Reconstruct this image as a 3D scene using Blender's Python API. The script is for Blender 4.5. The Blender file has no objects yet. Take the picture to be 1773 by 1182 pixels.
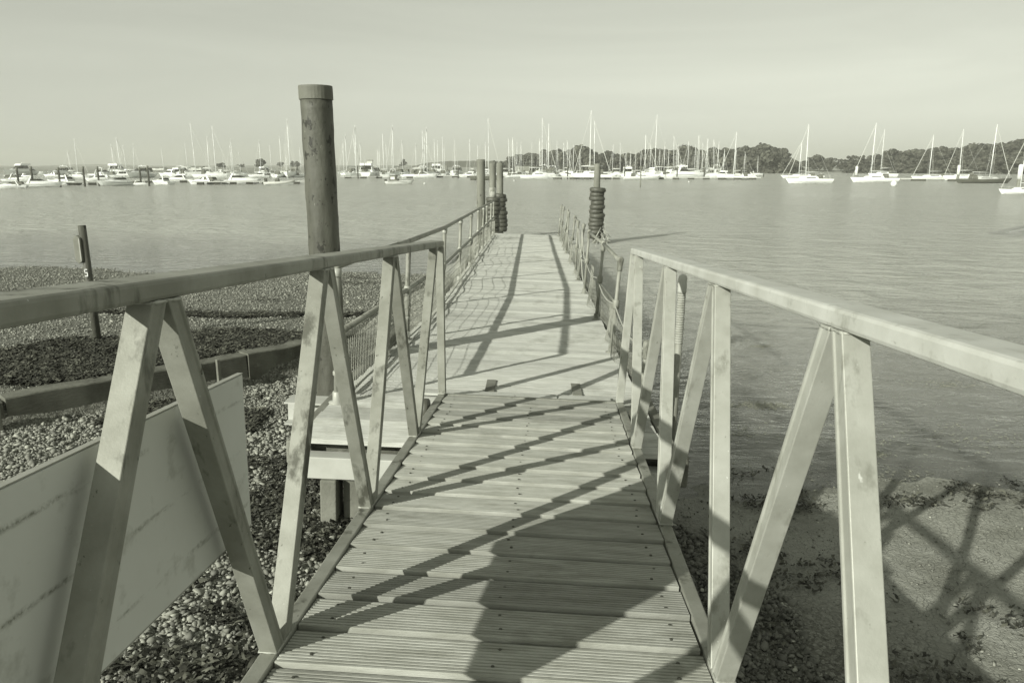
import bpy, math, random
import numpy as np
from mathutils import Vector, noise
from math import radians as R_, sin, cos, tan, pi, sqrt

random.seed(7); rng = np.random.default_rng(7)
scene = bpy.context.scene
C = scene.collection

# ------------------------------------------------------------------ camera
CAM = Vector((0.774, -5.249, 1.612)); PITCH = R_(12.99); YAW = R_(-3.137); FPX = 1313.5
cd = bpy.data.cameras.new("camera"); cam = bpy.data.objects.new("camera", cd); C.objects.link(cam)
cam.location = CAM; cam.rotation_euler = (pi / 2 - PITCH, 0, -YAW)
cd.sensor_width = 36; cd.lens = 36 * FPX / 1773; cd.clip_start = 0.05; cd.clip_end = 12000
scene.camera = cam
# ------------------------------------------------------------------ light
SUN_AZ, SUN_EL = R_(40), R_(23.5)          # direction the light travels to / height
scene.view_settings.view_transform = 'Standard'; scene.view_settings.look = 'None'
scene.view_settings.exposure = 0.18; scene.view_settings.gamma = 1
scene.view_settings.use_curve_mapping = False
w = bpy.data.worlds.new("World"); scene.world = w; w.use_nodes = True
nt = w.node_tree; nt.nodes.clear(); N = nt.nodes.new; LK = nt.links.new
sky = N('ShaderNodeTexSky'); sky.sky_type = 'NISHITA'; sky.sun_disc = False
sky.sun_elevation = SUN_EL; sky.sun_rotation = SUN_AZ + pi
sky.air_density = 1.0; sky.dust_density = 1.0; sky.ozone_density = 1.0
bw = N('ShaderNodeRGBToBW'); LK(sky.outputs[0], bw.inputs[0])
tc = N('ShaderNodeTexCoord'); mp = N('ShaderNodeMapping'); mp.inputs['Scale'].default_value = (1.0, 2.2, 9)
LK(tc.outputs['Generated'], mp.inputs[0])
nz = N('ShaderNodeTexNoise'); nz.inputs['Scale'].default_value = 1.6; nz.inputs['Detail'].default_value = 7
nz.inputs['Roughness'].default_value = 0.55; nz.inputs['Distortion'].default_value = 0.9
LK(mp.outputs[0], nz.inputs['Vector'])
mr = N('ShaderNodeMapRange'); mr.inputs['From Min'].default_value = 0.42; mr.inputs['From Max'].default_value = 0.75
mr.inputs['To Min'].default_value = 0.97; mr.inputs['To Max'].default_value = 1.07
LK(nz.outputs['Fac'], mr.inputs['Value'])
gm = N('ShaderNodeMath'); gm.operation = 'POWER'; gm.inputs[1].default_value = 0.6; LK(bw.outputs[0], gm.inputs[0])
g2 = N('ShaderNodeMath'); g2.operation = 'MULTIPLY'; g2.inputs[1].default_value = 2.1; LK(gm.outputs[0], g2.inputs[0])
m1 = N('ShaderNodeMath'); m1.operation = 'MULTIPLY'; LK(g2.outputs[0], m1.inputs[0]); LK(mr.outputs[0], m1.inputs[1])
vm = N('ShaderNodeVectorMath'); vm.operation = 'SCALE'; vm.inputs[0].default_value = (0.965, 1.0, 0.86)
LK(m1.outputs[0], vm.inputs['Scale'])
bg = N('ShaderNodeBackground'); bg.inputs['Strength'].default_value = 0.108; LK(vm.outputs[0], bg.inputs[0])
wo = N('ShaderNodeOutputWorld'); LK(bg.outputs[0], wo.inputs[0])
sl = bpy.data.lights.new("sun", 'SUN'); sl.energy = 4.9; sl.angle = R_(0.53); sl.color = (0.995, 0.985, 0.885)
so = bpy.data.objects.new("sun", sl); C.objects.link(so)
so.rotation_euler = Vector((sin(SUN_AZ) * cos(SUN_EL), cos(SUN_AZ) * cos(SUN_EL), -sin(SUN_EL))).to_track_quat('-Z', 'Y').to_euler()

# ------------------------------------------------------------------ helpers
def T(a, k=1.0):
    a = min(max(a, 0.0), 1.0)
    return (a * 0.975, a, a * min(0.97, 0.71 + 0.29 * sqrt(a)) , 1.0)

def noise_node(nt, scale, detail=4, rough=0.55, vec=None, sc=None, dist=0.0):
    n = nt.nodes.new('ShaderNodeTexNoise'); n.inputs['Scale'].default_value = scale
    n.inputs['Detail'].default_value = detail; n.inputs['Roughness'].default_value = rough
    n.inputs['Distortion'].default_value = dist
    t = nt.nodes.new('ShaderNodeTexCoord'); src = t.outputs['Object']
    if sc:
        m = nt.nodes.new('ShaderNodeMapping'); m.inputs['Scale'].default_value = sc
        nt.links.new(src, m.inputs[0]); src = m.outputs[0]
    nt.links.new(src, n.inputs['Vector'])
    return n

def ramp_node(nt, fac, stops):
    r = nt.nodes.new('ShaderNodeValToRGB'); nt.links.new(fac, r.inputs[0])
    els = r.color_ramp.elements
    while len(els) < len(stops): els.new(0.5)
    for e, (p, c) in zip(els, stops): e.position = p; e.color = c
    return r

def mat(name, a0, a1, scale=6, rough=0.7, metal=0.0, bump=0.0, bscale=30, sc=None, bsc=None, spots=None, spec=0.4, detail=6, lo=0.35, hi=0.68, bdist=0.01):
    """two tinted tones mixed by noise, optional sharp spots (tone, scale, threshold), bump"""
    m = bpy.data.materials.new(name); m.use_nodes = True; nt = m.node_tree; L = nt.links.new
    p = nt.nodes['Principled BSDF']
    n = noise_node(nt, scale, detail, 0.6, sc=sc)
    r = ramp_node(nt, n.outputs['Fac'], [(lo, T(a0)), (hi, T(a1))]); col = r.outputs[0]
    for sp in (spots or []):
        tone, ss, th, wd = sp[:4]
        n2 = noise_node(nt, ss, 5, 0.65, sc=sp[4] if len(sp) > 4 else None)
        r2 = ramp_node(nt, n2.outputs['Fac'], [(th, (0, 0, 0, 1)), (min(1, th + wd), (1, 1, 1, 1))])
        mx = nt.nodes.new('ShaderNodeMix'); mx.data_type = 'RGBA'
        L(r2.outputs[0], mx.inputs['Factor']); L(col, mx.inputs['A']); mx.inputs['B'].default_value = T(tone)
        col = mx.outputs['Result']
    L(col, p.inputs['Base Color'])
    p.inputs['Roughness'].default_value = rough; p.inputs['Metallic'].default_value = metal
    p.inputs['Specular IOR Level'].default_value = spec
    if bump:
        nb = noise_node(nt, bscale, 5, 0.6, sc=bsc)
        b = nt.nodes.new('ShaderNodeBump'); b.inputs['Strength'].default_value = bump; b.inputs['Distance'].default_value = bdist
        L(nb.outputs['Fac'], b.inputs['Height']); L(b.outputs[0], p.inputs['Normal'])
    return m

def attr_mix(m, attr, lo=0.3, hi=1.6):
    """multiply the base colour by a per-face tone attribute (plank to plank, stone to stone differences)"""
    nt = m.node_tree; p = nt.nodes['Principled BSDF']; ln = p.inputs['Base Color'].links[0]; src = ln.from_socket
    a = nt.nodes.new('ShaderNodeAttribute'); a.attribute_name = attr
    mrn = nt.nodes.new('ShaderNodeMapRange'); mrn.inputs['To Min'].default_value = lo; mrn.inputs['To Max'].default_value = hi
    nt.links.new(a.outputs['Fac'], mrn.inputs['Value'])
    v = nt.nodes.new('ShaderNodeVectorMath'); v.operation = 'SCALE'
    nt.links.new(src, v.inputs[0]); nt.links.new(mrn.outputs[0], v.inputs['Scale']); nt.links.new(v.outputs[0], p.inputs['Base Color'])
    return m

class MB:
    def __init__(s): s.v = []; s.f = []; s.t = []; s.tone = 0.5
    def face(s, idx): s.f.append(tuple(idx)); s.t.append(s.tone)
    def add(s, vs, fs):
        o = len(s.v); s.v += [tuple(q) for q in vs]
        for f in fs: s.face([o + i for i in f])
    def box(s, c, sx, sy, sz, X=(1, 0, 0), Y=(0, 1, 0), Z=(0, 0, 1)):
        c = Vector(c); X = Vector(X); Y = Vector(Y); Z = Vector(Z)
        vs = [c + X * (sx / 2 * i) + Y * (sy / 2 * j) + Z * (sz / 2 * k) for i in (-1, 1) for j in (-1, 1) for k in (-1, 1)]
        s.add(vs, [(0, 1, 3, 2), (4, 6, 7, 5), (0, 4, 5, 1), (2, 3, 7, 6), (0, 2, 6, 4), (1, 5, 7, 3)])
    def prism(s, pts0, pts1, cap=True):
        n = len(pts0); fs = [(i, (i + 1) % n, n + (i + 1) % n, n + i) for i in range(n)]
        if cap: fs += [tuple(range(n))[::-1], tuple(range(n, 2 * n))]
        s.add(list(pts0) + list(pts1), fs)
    def tube(s, pts, r, n=8, cap=True):
        pts = [Vector(p) for p in pts]; rings = []
        rs = r if isinstance(r, (list, tuple)) else [r] * len(pts)
        ref = None
        for i, p in enumerate(pts):
            d = (pts[min(i + 1, len(pts) - 1)] - pts[max(i - 1, 0)]).normalized()
            if ref is None: ref = Vector((0, 0, 1)) if abs(d.z) < 0.9 else Vector((1, 0, 0))
            x = d.cross(ref).normalized(); y = d.cross(x).normalized(); ref = -y if False else ref
            rings.append([p + (x * cos(2 * pi * k / n) + y * sin(2 * pi * k / n)) * rs[i] for k in range(n)])
        o = len(s.v)
        for rg in rings: s.v += [tuple(q) for q in rg]
        for i in range(len(pts) - 1):
            for k in range(n):
                s.face((o + i * n + k, o + i * n + (k + 1) % n, o + (i + 1) * n + (k + 1) % n, o + (i + 1) * n + k))
        if cap: s.face(tuple(o + k for k in range(n))[::-1]); s.face(tuple(o + (len(pts) - 1) * n + k for k in range(n)))
    def lathe(s, base, prof, n=16, jit=0.0, axis=(0, 0, 1)):
        """prof: list of (r, z) above base"""
        b = Vector(base); ax = Vector(axis).normalized(); X = ax.orthogonal().normalized(); Y = ax.cross(X)
        o = len(s.v)
        for (r, z) in prof:
            for k in range(n):
                a = 2 * pi * k / n; q = b + ax * z + (X * cos(a) + Y * sin(a)) * r
                if jit: q += (X * cos(a) + Y * sin(a)) * (noise.noise(q * 7) * jit + noise.noise(q * 31) * jit * .5)
                s.v.append(tuple(q))
        for i in range(len(prof) - 1):
            for k in range(n):
                s.face((o + i * n + k, o + i * n + (k + 1) % n, o + (i + 1) * n + (k + 1) % n, o + (i + 1) * n + k))
        s.face(tuple(o + k for k in range(n))[::-1]); s.face(tuple(o + (len(prof) - 1) * n + k for k in range(n)))
    def build(s, name, m, parent=None, smooth=False, bevel=0, origin=None):
        root = parent
        while root is not None and root.parent is not None: root = root.parent
        off = Vector(origin) if origin is not None else (root.location if root is not None else Vector((0, 0, 0)))
        me = bpy.data.meshes.new(name); me.from_pydata([(x - off[0], y - off[1], z - off[2]) for x, y, z in s.v], [], s.f); me.update()
        a = me.attributes.new('tone', 'FLOAT', 'FACE'); a.data.foreach_set('value', s.t)
        if smooth: me.polygons.foreach_set('use_smooth', [True] * len(me.polygons))
        me.materials.append(m)
        o = bpy.data.objects.new(name, me); C.objects.link(o)
        if parent is not None: o.parent = parent
        elif origin is not None: o.location = origin
        if bevel:
            b = o.modifiers.new('bevel', 'BEVEL'); b.width = bevel; b.segments = 2; b.limit_method = 'ANGLE'; b.angle_limit = R_(40)
        if smooth and not bevel:
            pass
        return o

def tag(o, label=None, cat=None, group=None, kind=None):
    if label: o['label'] = label
    if cat: o['category'] = cat
    if group: o['group'] = group
    if kind: o['kind'] = kind
    return o
def thing(name, label, cat, loc=(0, 0, 0), group=None, rz=0):
    o = bpy.data.objects.new(name, None); C.objects.link(o); o.location = loc; o.rotation_euler = (0, 0, rz)
    o.empty_display_size = 0.2
    return tag(o, label, cat, group)
KIDS = {}
def kids(o):
    return [c for c in C.objects if c.parent == o]
def dup(root, loc, rz=0, scale=1, label=None, group=None, tilt=None):
    if root.name not in KIDS: KIDS[root.name] = [(k, kids(k)) for k in kids(root)]
    r = root.copy(); C.objects.link(r); r.location = loc
    r.rotation_euler = (tilt[0] if tilt else 0, tilt[1] if tilt else 0, rz)
    r.scale = scale if isinstance(scale, (tuple, list)) else (scale,) * 3
    if label: r['label'] = label
    if group: r['group'] = group
    for c, gs in KIDS[root.name]:
        k = c.copy(); C.objects.link(k); k.parent = r
        for g in gs:
            d = g.copy(); C.objects.link(d); d.parent = k
    return r

def ray(px, py):
    """view direction of a pixel of the 1773x1182 photo: used to survey real positions"""
    cp, sp, cy, sy = cos(PITCH), sin(PITCH), cos(YAW), sin(YAW)
    F = Vector((sy * cp, cy * cp, -sp)); X = Vector((cy, -sy, 0)); U = X.cross(F)
    return F + X * ((px - 886.5) / FPX) - U * ((py - 591) / FPX)
def at_z(px, py, z):
    d = ray(px, py); return CAM + d * ((z - CAM.z) / d.z)
def at_d(px, dist, z):
    """point at bearing of pixel column px (on the horizon), horizontal distance dist"""
    d = ray(px, 288); d.z = 0; d.normalize(); return Vector((CAM.x + d.x * dist, CAM.y + d.y * dist, z))
def z_at(py, dist, px=886):
    d = ray(px, py); return CAM.z + d.z * dist / sqrt(d.x * d.x + d.y * d.y)

def sstep(a, b, x):
    t = np.clip((x - a) / (b - a), 0, 1); return t * t * (3 - 2 * t)

# ------------------------------------------------------------------ materials
M = {}
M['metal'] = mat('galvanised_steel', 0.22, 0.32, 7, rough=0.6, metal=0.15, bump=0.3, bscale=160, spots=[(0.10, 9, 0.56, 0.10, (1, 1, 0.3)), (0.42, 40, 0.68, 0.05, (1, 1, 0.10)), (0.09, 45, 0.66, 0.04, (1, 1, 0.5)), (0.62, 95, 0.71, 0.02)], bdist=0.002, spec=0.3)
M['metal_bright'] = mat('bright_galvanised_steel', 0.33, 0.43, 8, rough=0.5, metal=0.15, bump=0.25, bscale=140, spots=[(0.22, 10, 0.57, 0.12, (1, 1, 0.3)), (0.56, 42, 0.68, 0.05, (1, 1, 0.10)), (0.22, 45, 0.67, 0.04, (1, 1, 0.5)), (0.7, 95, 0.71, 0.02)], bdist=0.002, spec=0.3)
M['rail_sunlit'] = mat('sunlit_galvanised_rail', 0.46, 0.58, 8, rough=0.5, metal=0.1, bump=0.25, bscale=140, spots=[(0.34, 12, 0.58, 0.12), (0.3, 30, 0.68, 0.05, (1, .3, 1)), (0.7, 60, 0.70, 0.03)], bdist=0.002, spec=0.3)  # same steel made paler: the right handrail's sunlit look put into its colour
M['deckrib'] = attr_mix(mat('ribbed_weathered_timber', 0.28, 0.43, 5, rough=0.85, bump=0.5, bscale=45, sc=(1, 5, 5), bsc=(1, 7, 7), spots=[(0.5, 60, 0.70, 0.05, (1, 2, 2)), (0.07, 32, 0.72, 0.03, (1, 2, 2)), (0.17, 2.2, 0.58, 0.2, (1, 1.5, 1))], bdist=0.004), 'tone', 0.62, 1.22)
M['deckpl'] = attr_mix(mat('weathered_deck_planks', 0.42, 0.58, 5, rough=0.9, bump=0.5, bscale=40, sc=(1, 8, 8), bsc=(1, 9, 9), spots=[(0.2, 24, 0.70, 0.05, (1, 3, 3)), (0.27, 1.7, 0.56, 0.2, (1, .6, 1))], bdist=0.004), 'tone', 0.8, 1.2)
M['pile'] = mat('painted_timber_pile', 0.065, 0.135, 6, rough=0.6, bump=0.8, bscale=26, sc=(1, 1, 0.22), bsc=(1, 1, 0.6), spots=[(0.03, 11, 0.585, 0.03, (1, 1, 0.6)), (0.03, 26, 0.66, 0.03, (1, 1, 0.8)), (0.33, 55, 0.70, 0.03, (1, 1, 0.4))], bdist=0.008)
M['pilecap'] = mat('pile_cap_band', 0.10, 0.16, 5, rough=0.7, bump=0.4, bscale=14, spots=[(0.6, 20, 0.62, 0.03, (1, 1, 0.10)), (0.05, 24, 0.66, 0.03, (1, 1, 0.3))])
M['pilefar'] = mat('weathered_pile', 0.13, 0.24, 3, rough=0.8, bump=0.6, bscale=12, sc=(1, 1, 0.25), spots=[(0.05, 5, 0.6, 0.06, (1, 1, 0.5))])
M['pilepale'] = mat('pale_scraped_pile', 0.3, 0.4, 3, rough=0.8, bump=0.4, bscale=12)
M['rubber'] = mat('old_rubber', 0.055, 0.1, 8, rough=0.55, bump=0.4, bscale=30, spec=0.5)
M['ply'] = mat('weathered_ply_board', 0.56, 0.63, 1.6, rough=0.75, bump=0.12, bscale=90, spec=0.2,
               spots=[(0.6, 80, 0.70, 0.04), (0.40, 7, 0.58, 0.15), (0.2, 38, 0.75, 0.02)], bdist=0.002)
def ply_streaks():
    m = M['ply']; nt = m.node_tree; L = nt.links.new; p = nt.nodes['Principled BSDF']; src = p.inputs['Base Color'].links[0].from_socket
    g = nt.nodes.new('ShaderNodeNewGeometry'); d = nt.nodes.new('ShaderNodeVectorMath'); d.operation = 'DOT_PRODUCT'; d.inputs[1].default_value = (0.0, 0.0752, 0.9972); L(g.outputs['Position'], d.inputs[0])
    n1 = noise_node(nt, 2.2, 4, 0.6, sc=(1, 1.2, 3)); a = nt.nodes.new('ShaderNodeMath'); a.operation = 'MULTIPLY_ADD'; a.inputs[1].default_value = 0.035; L(n1.outputs['Fac'], a.inputs[0]); L(d.outputs['Value'], a.inputs[2])
    mod = nt.nodes.new('ShaderNodeMath'); mod.operation = 'PINGPONG'; mod.inputs[1].default_value = 0.075; L(a.outputs[0], mod.inputs[0])
    band = nt.nodes.new('ShaderNodeMapRange'); band.inputs['From Min'].default_value = 0.009; band.inputs['From Max'].default_value = 0.001; L(mod.outputs[0], band.inputs['Value'])
    n2 = noise_node(nt, 5, 6, 0.7, sc=(1, 1, 4)); r2 = nt.nodes.new('ShaderNodeMapRange'); r2.inputs['From Min'].default_value = 0.47; r2.inputs['From Max'].default_value = 0.60; L(n2.outputs['Fac'], r2.inputs['Value'])
    n3 = noise_node(nt, 90, 4, 0.7); r3 = nt.nodes.new('ShaderNodeMapRange'); r3.inputs['From Min'].default_value = 0.35; r3.inputs['From Max'].default_value = 0.6; L(n3.outputs['Fac'], r3.inputs['Value'])
    q = nt.nodes.new('ShaderNodeMath'); q.operation = 'MULTIPLY'; L(band.outputs[0], q.inputs[0]); L(r2.outputs[0], q.inputs[1])
    q2 = nt.nodes.new('ShaderNodeMath'); q2.operation = 'MULTIPLY'; L(q.outputs[0], q2.inputs[0]); L(r3.outputs[0], q2.inputs[1])
    mx = nt.nodes.new('ShaderNodeMix'); mx.data_type = 'RGBA'; L(q2.outputs[0], mx.inputs['Factor']); L(src, mx.inputs['A']); mx.inputs['B'].default_value = T(0.24); L(mx.outputs['Result'], p.inputs['Base Color'])
ply_streaks()
M['plyedge'] = mat('board_edge', 0.32, 0.4, 20, rough=0.8)
M['timber_dark'] = mat('old_dark_sleeper', 0.085, 0.17, 4, rough=0.9, bump=0.9, bscale=18, bsc=(1, 1, 4), spots=[(0.22, 9, 0.62, 0.1)], bdist=0.01)
M['timber_grey'] = mat('grey_timber', 0.14, 0.24, 4, rough=0.9, bump=0.6, bscale=20)
M['concrete'] = mat('stained_concrete', 0.12, 0.22, 3.5, rough=0.95, bump=0.7, bscale=26, spots=[(0.05, 6, 0.6, 0.12)], bdist=0.008)
M['whitebeam'] = mat('white_painted_beam', 0.42, 0.52, 4, rough=0.7, spots=[(0.2, 9, 0.66, 0.1)])
M['hull'] = mat('white_gelcoat', 0.78, 0.84, 0.6, rough=0.3, spec=0.5)
M['hullgrey'] = mat('dark_hull_paint', 0.10, 0.13, 1, rough=0.3, spec=0.5)
M['deckw'] = mat('boat_deck', 0.62, 0.72, 2, rough=0.6)
M['window'] = mat('boat_window_glass', 0.03, 0.05, 1, rough=0.08, spec=0.6)
M['canvas'] = mat('boat_canvas', 0.10, 0.16, 2, rough=0.9)
M['canvas_light'] = mat('pale_boat_canvas', 0.45, 0.55, 2, rough=0.9)
M['mast'] = mat('pale_mast_alloy', 0.78, 0.86, 2, rough=0.4)
M['wire'] = mat('rigging_wire', 0.5, 0.6, 2, rough=0.5)
M['float'] = mat('pontoon_float', 0.05, 0.08, 2, rough=0.8)
M['pontoon'] = mat('pontoon_deck', 0.5, 0.6, 2, rough=0.8)
M['leaf'] = attr_mix(mat('tree_foliage', 0.05, 0.10, 0.5, rough=0.8, spec=0.2), 'tone', 0.45, 1.5)
M['bark'] = mat('tree_bark', 0.06, 0.1, 3, rough=0.9)
M['rope'] = mat('old_rope', 0.3, 0.42, 20, rough=0.95, bump=0.5, bscale=120)
M['mesh'] = mat('galvanised_wire', 0.22, 0.34, 20, rough=0.6, metal=0.2)
M['weed'] = attr_mix(mat('dark_seaweed', 0.055, 0.10, 12, rough=0.65, spec=0.3), 'tone', 0.5, 1.8)
M['stone'] = attr_mix(mat('beach_pebbles', 0.22, 0.31, 14, rough=0.75, bump=0.35, bscale=60, bdist=0.003), 'tone', 0.45, 1.5)
M['white'] = mat('white_paint', 0.7, 0.8, 3, rough=0.6)
M['wall'] = mat('pale_render', 0.5, 0.6, 0.3, rough=0.9)
M['roof'] = mat('grey_roofing', 0.18, 0.25, 0.4, rough=0.9)
M['hill'] = mat('hazy_farmland', 0.10, 0.16, 0.02, rough=1.0, spec=0.1)

# ------------------------------------------------------------------ terrain
WZ = -1.05
WALL = [(-4.9, -0.86), (-3.78, 0.46), (-2.25, 2.25), (-1.72, 2.88), (-1.2, 3.4)]
def wall_side(x, y):
    """positive on the far (upper) side of the sleeper wall"""
    x0, y0 = WALL[1]; x1, y1 = WALL[2]; dx, dy = x1 - x0, y1 - y0; l = sqrt(dx * dx + dy * dy)
    return (-(x - x0) * dy + (y - y0) * dx) / l
def hgt(x, y):
    x = np.asarray(x, float); y = np.asarray(y, float)
    ws = wall_side(x, y)
    near = -0.53 + 0.03 * np.sin(x * 1.7 + y) - 0.02 * np.maximum(y, 0)
    yl = 14.3 + 0.8 * np.sin(x * 0.23) + 0.35 * np.sin(x * 0.9)
    up = -0.30 - (0.75) * np.clip((y - 2.5) / (yl - 2.5), 0, 9) ** 1.15
    left = near + (np.where(y > -8, up, up) - near) * sstep(-0.03, 0.05, ws)
    right = -0.80 - 0.25 * np.clip((y + 5.5) / 6.4, 0, 1) - 0.085 * np.clip(y - 0.95, 0, 40) + 0.02 * np.sin(x * 2.1) * np.sin(y * 1.7)
    f = sstep(-0.9, 1.35, x) * sstep(30, 18, y) + (y >= 18) * 0
    z = left * (1 - f) + right * f
    land = 0.0
    z = np.maximum(z, -3.2)
    # bank rises behind the camera
    z = z + 1.0 * sstep(-7, -12, y)
    # far shore
    d = np.sqrt((x - CAM.x) ** 2 + (y - CAM.y) ** 2)
    th = np.arctan2(x - CAM.x, y - CAM.y)
    sh = 330 + 30 * np.sin(th * 5 + 1) + 12 * np.sin(th * 17)
    z = z + (sstep(0, 45, d - sh)) * 3.9
    z = z + 3.0 * sstep(500, 1500, d) * (0.5 + 0.5 * np.sin(th * 4.0 + 2.0))
    return z
def axis_pts(lo, hi, fine_lo, fine_hi, step, grow=1.18):
    a = list(np.arange(fine_lo, fine_hi, step)); s = step
    x = fine_hi
    while x < hi: a.append(x); s *= grow; x += s
    a.append(hi); s = step; x = fine_lo - step; b = []
    while x > lo: b.append(x); s *= grow; x -= s
    b.append(lo); return np.array(b[::-1] + a)
def grid(name, xs, ys, zf, m, attrs=None):
    X, Y = np.meshgrid(xs, ys); Z = zf(X, Y); nx, ny = len(xs), len(ys)
    v = np.stack([X, Y, Z], -1).reshape(-1, 3)
    i = np.arange(nx * ny).reshape(ny, nx)
    f = np.stack([i[:-1, :-1], i[:-1, 1:], i[1:, 1:], i[1:, :-1]], -1).reshape(-1, 4)
    me = bpy.data.meshes.new(name); me.vertices.add(len(v)); me.vertices.foreach_set('co', v.ravel())
    me.loops.add(f.size); me.loops.foreach_set('vertex_index', f.ravel())
    me.polygons.add(len(f)); me.polygons.foreach_set('loop_start', np.arange(0, f.size, 4)); me.polygons.foreach_set('use_smooth', np.ones(len(f), bool))
    for k, fn in (attrs or {}).items():
        a = me.attributes.new(k, 'FLOAT', 'POINT'); a.data.foreach_set('value', fn(X, Y).ravel().astype(np.float32))
    me.update(); me.validate(); me.materials.append(m)
    o = bpy.data.objects.new(name, me); C.objects.link(o); o['kind'] = 'structure'; return o
def vnoise(x, y, s, seed=0):
    """cheap smooth value noise on arrays"""
    x = np.asarray(x) * s + seed * 17.3; y = np.asarray(y) * s - seed * 9.1
    xi = np.floor(x); yi = np.floor(y); fx = x - xi; fy = y - yi; fx = fx * fx * (3 - 2 * fx); fy = fy * fy * (3 - 2 * fy)
    h = lambda a, b: (np.sin(a * 127.1 + b * 311.7 + seed) * 43758.5453) % 1.0
    return (h(xi, yi) * (1 - fx) + h(xi + 1, yi) * fx) * (1 - fy) + (h(xi, yi + 1) * (1 - fx) + h(xi + 1, yi + 1) * fx) * fy
def ground_z(x, y):
    z = hgt(x, y)
    nearw = (np.abs(x) < 30) & (np.abs(y) < 30)
    return z + np.where(nearw, 0.03 * (vnoise(x, y, 1.3, 1) - 0.5) + 0.022 * (vnoise(x, y, 4, 2) - 0.5) + 0.012 * (vnoise(x, y, 11, 3) - 0.5), 0)
def mud_f(x, y):
    """1 = silty mud (right of the jetty), 0 = shingle"""
    return sstep(1.9, 3.0, x + 0.35 * (y + 1.5) + 0.9 * (vnoise(x, y, 1.1, 5) - 0.5)) * (np.asarray(y) < 60)

gm_ = bpy.data.materials.new('beach_and_mud'); gm_.use_nodes = True; nt = gm_.node_tree; L = nt.links.new; p = nt.nodes['Principled BSDF']
vo = nt.nodes.new('ShaderNodeTexVoronoi'); vo.inputs['Scale'].default_value = 62; vo.feature = 'F1'
t_ = nt.nodes.new('ShaderNodeTexCoord'); L(t_.outputs['Object'], vo.inputs['Vector'])
bwv = nt.nodes.new('ShaderNodeRGBToBW'); L(vo.outputs['Color'], bwv.inputs[0])
shing = ramp_node(nt, bwv.outputs[0], [(0.15, T(0.08)), (0.55, T(0.17)), (0.9, T(0.30))])
nm = noise_node(nt, 1.7, 8, 0.65)
mudc = ramp_node(nt, nm.outputs['Fac'], [(0.34, T(0.19)), (0.5, T(0.29)), (0.66, T(0.36))])
nm2 = noise_node(nt, 34, 4, 0.7)
mud2 = ramp_node(nt, nm2.outputs['Fac'], [(0.62, (0, 0, 0, 1)), (0.80, (0.7, 0.7, 0.7, 1))])
mxm = nt.nodes.new('ShaderNodeMix'); mxm.data_type = 'RGBA'; L(mud2.outputs[0], mxm.inputs['Factor']); L(mudc.outputs[0], mxm.inputs['A']); mxm.inputs['B'].default_value = T(0.07)
at_ = nt.nodes.new('ShaderNodeAttribute'); at_.attribute_name = 'mud'
mx = nt.nodes.new('ShaderNodeMix'); mx.data_type = 'RGBA'; L(at_.outputs['Fac'], mx.inputs['Factor']); L(shing.outputs[0], mx.inputs['A']); L(mxm.outputs['Result'], mx.inputs['B'])
af = nt.nodes.new('ShaderNodeAttribute'); af.attribute_name = 'farland'
nf = noise_node(nt, 0.03, 5, 0.6); fc = ramp_node(nt, nf.outputs['Fac'], [(0.4, T(0.24)), (0.6, T(0.36))])
mf = nt.nodes.new('ShaderNodeMix'); mf.data_type = 'RGBA'; L(af.outputs['Fac'], mf.inputs['Factor']); L(mx.outputs['Result'], mf.inputs['A']); L(fc.outputs[0], mf.inputs['B'])
L(mf.outputs['Result'], p.inputs['Base Color']); p.inputs['Roughness'].default_value = 0.75; p.inputs['Specular IOR Level'].default_value = 0.35
nb = noise_node(nt, 22, 8, 0.65); b1 = nt.nodes.new('ShaderNodeBump'); b1.inputs['Strength'].default_value = 0.9; b1.inputs['Distance'].default_value = 0.03
vc = nt.nodes.new('ShaderNodeTexVoronoi'); vc.feature = 'DISTANCE_TO_EDGE'; vc.inputs['Scale'].default_value = 21
nd = noise_node(nt, 5, 3); vadd = nt.nodes.new('ShaderNodeVectorMath'); vadd.operation = 'MULTIPLY_ADD'; vadd.inputs[1].default_value = (0.25, 0.25, 0.25)
L(nd.outputs['Color'], vadd.inputs[0]); L(t_.outputs['Object'], vadd.inputs[2]); L(vadd.outputs[0], vc.inputs['Vector'])
vr = nt.nodes.new('ShaderNodeMapRange'); vr.inputs['From Max'].default_value = 0.09; L(vc.outputs['Distance'], vr.inputs['Value'])
ms = nt.nodes.new('ShaderNodeMath'); ms.operation = 'MULTIPLY_ADD'; ms.inputs[1].default_value = 0.24; L(vr.outputs[0], ms.inputs[0]); L(nb.outputs['Fac'], ms.inputs[2])
L(ms.outputs[0], b1.inputs['Height']); L(b1.outputs[0], p.inputs['Normal'])
gx = axis_pts(-3900, 3900, -9, 6.5, 0.07, 1.16); gy = axis_pts(-60, 2950, -5.5, 9, 0.07, 1.16)
farland = lambda X, Y: sstep(150, 250, np.hypot(X, Y))
grid('ground', gx, gy, ground_z, gm_, {'mud': mud_f, 'farland': farland})

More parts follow.
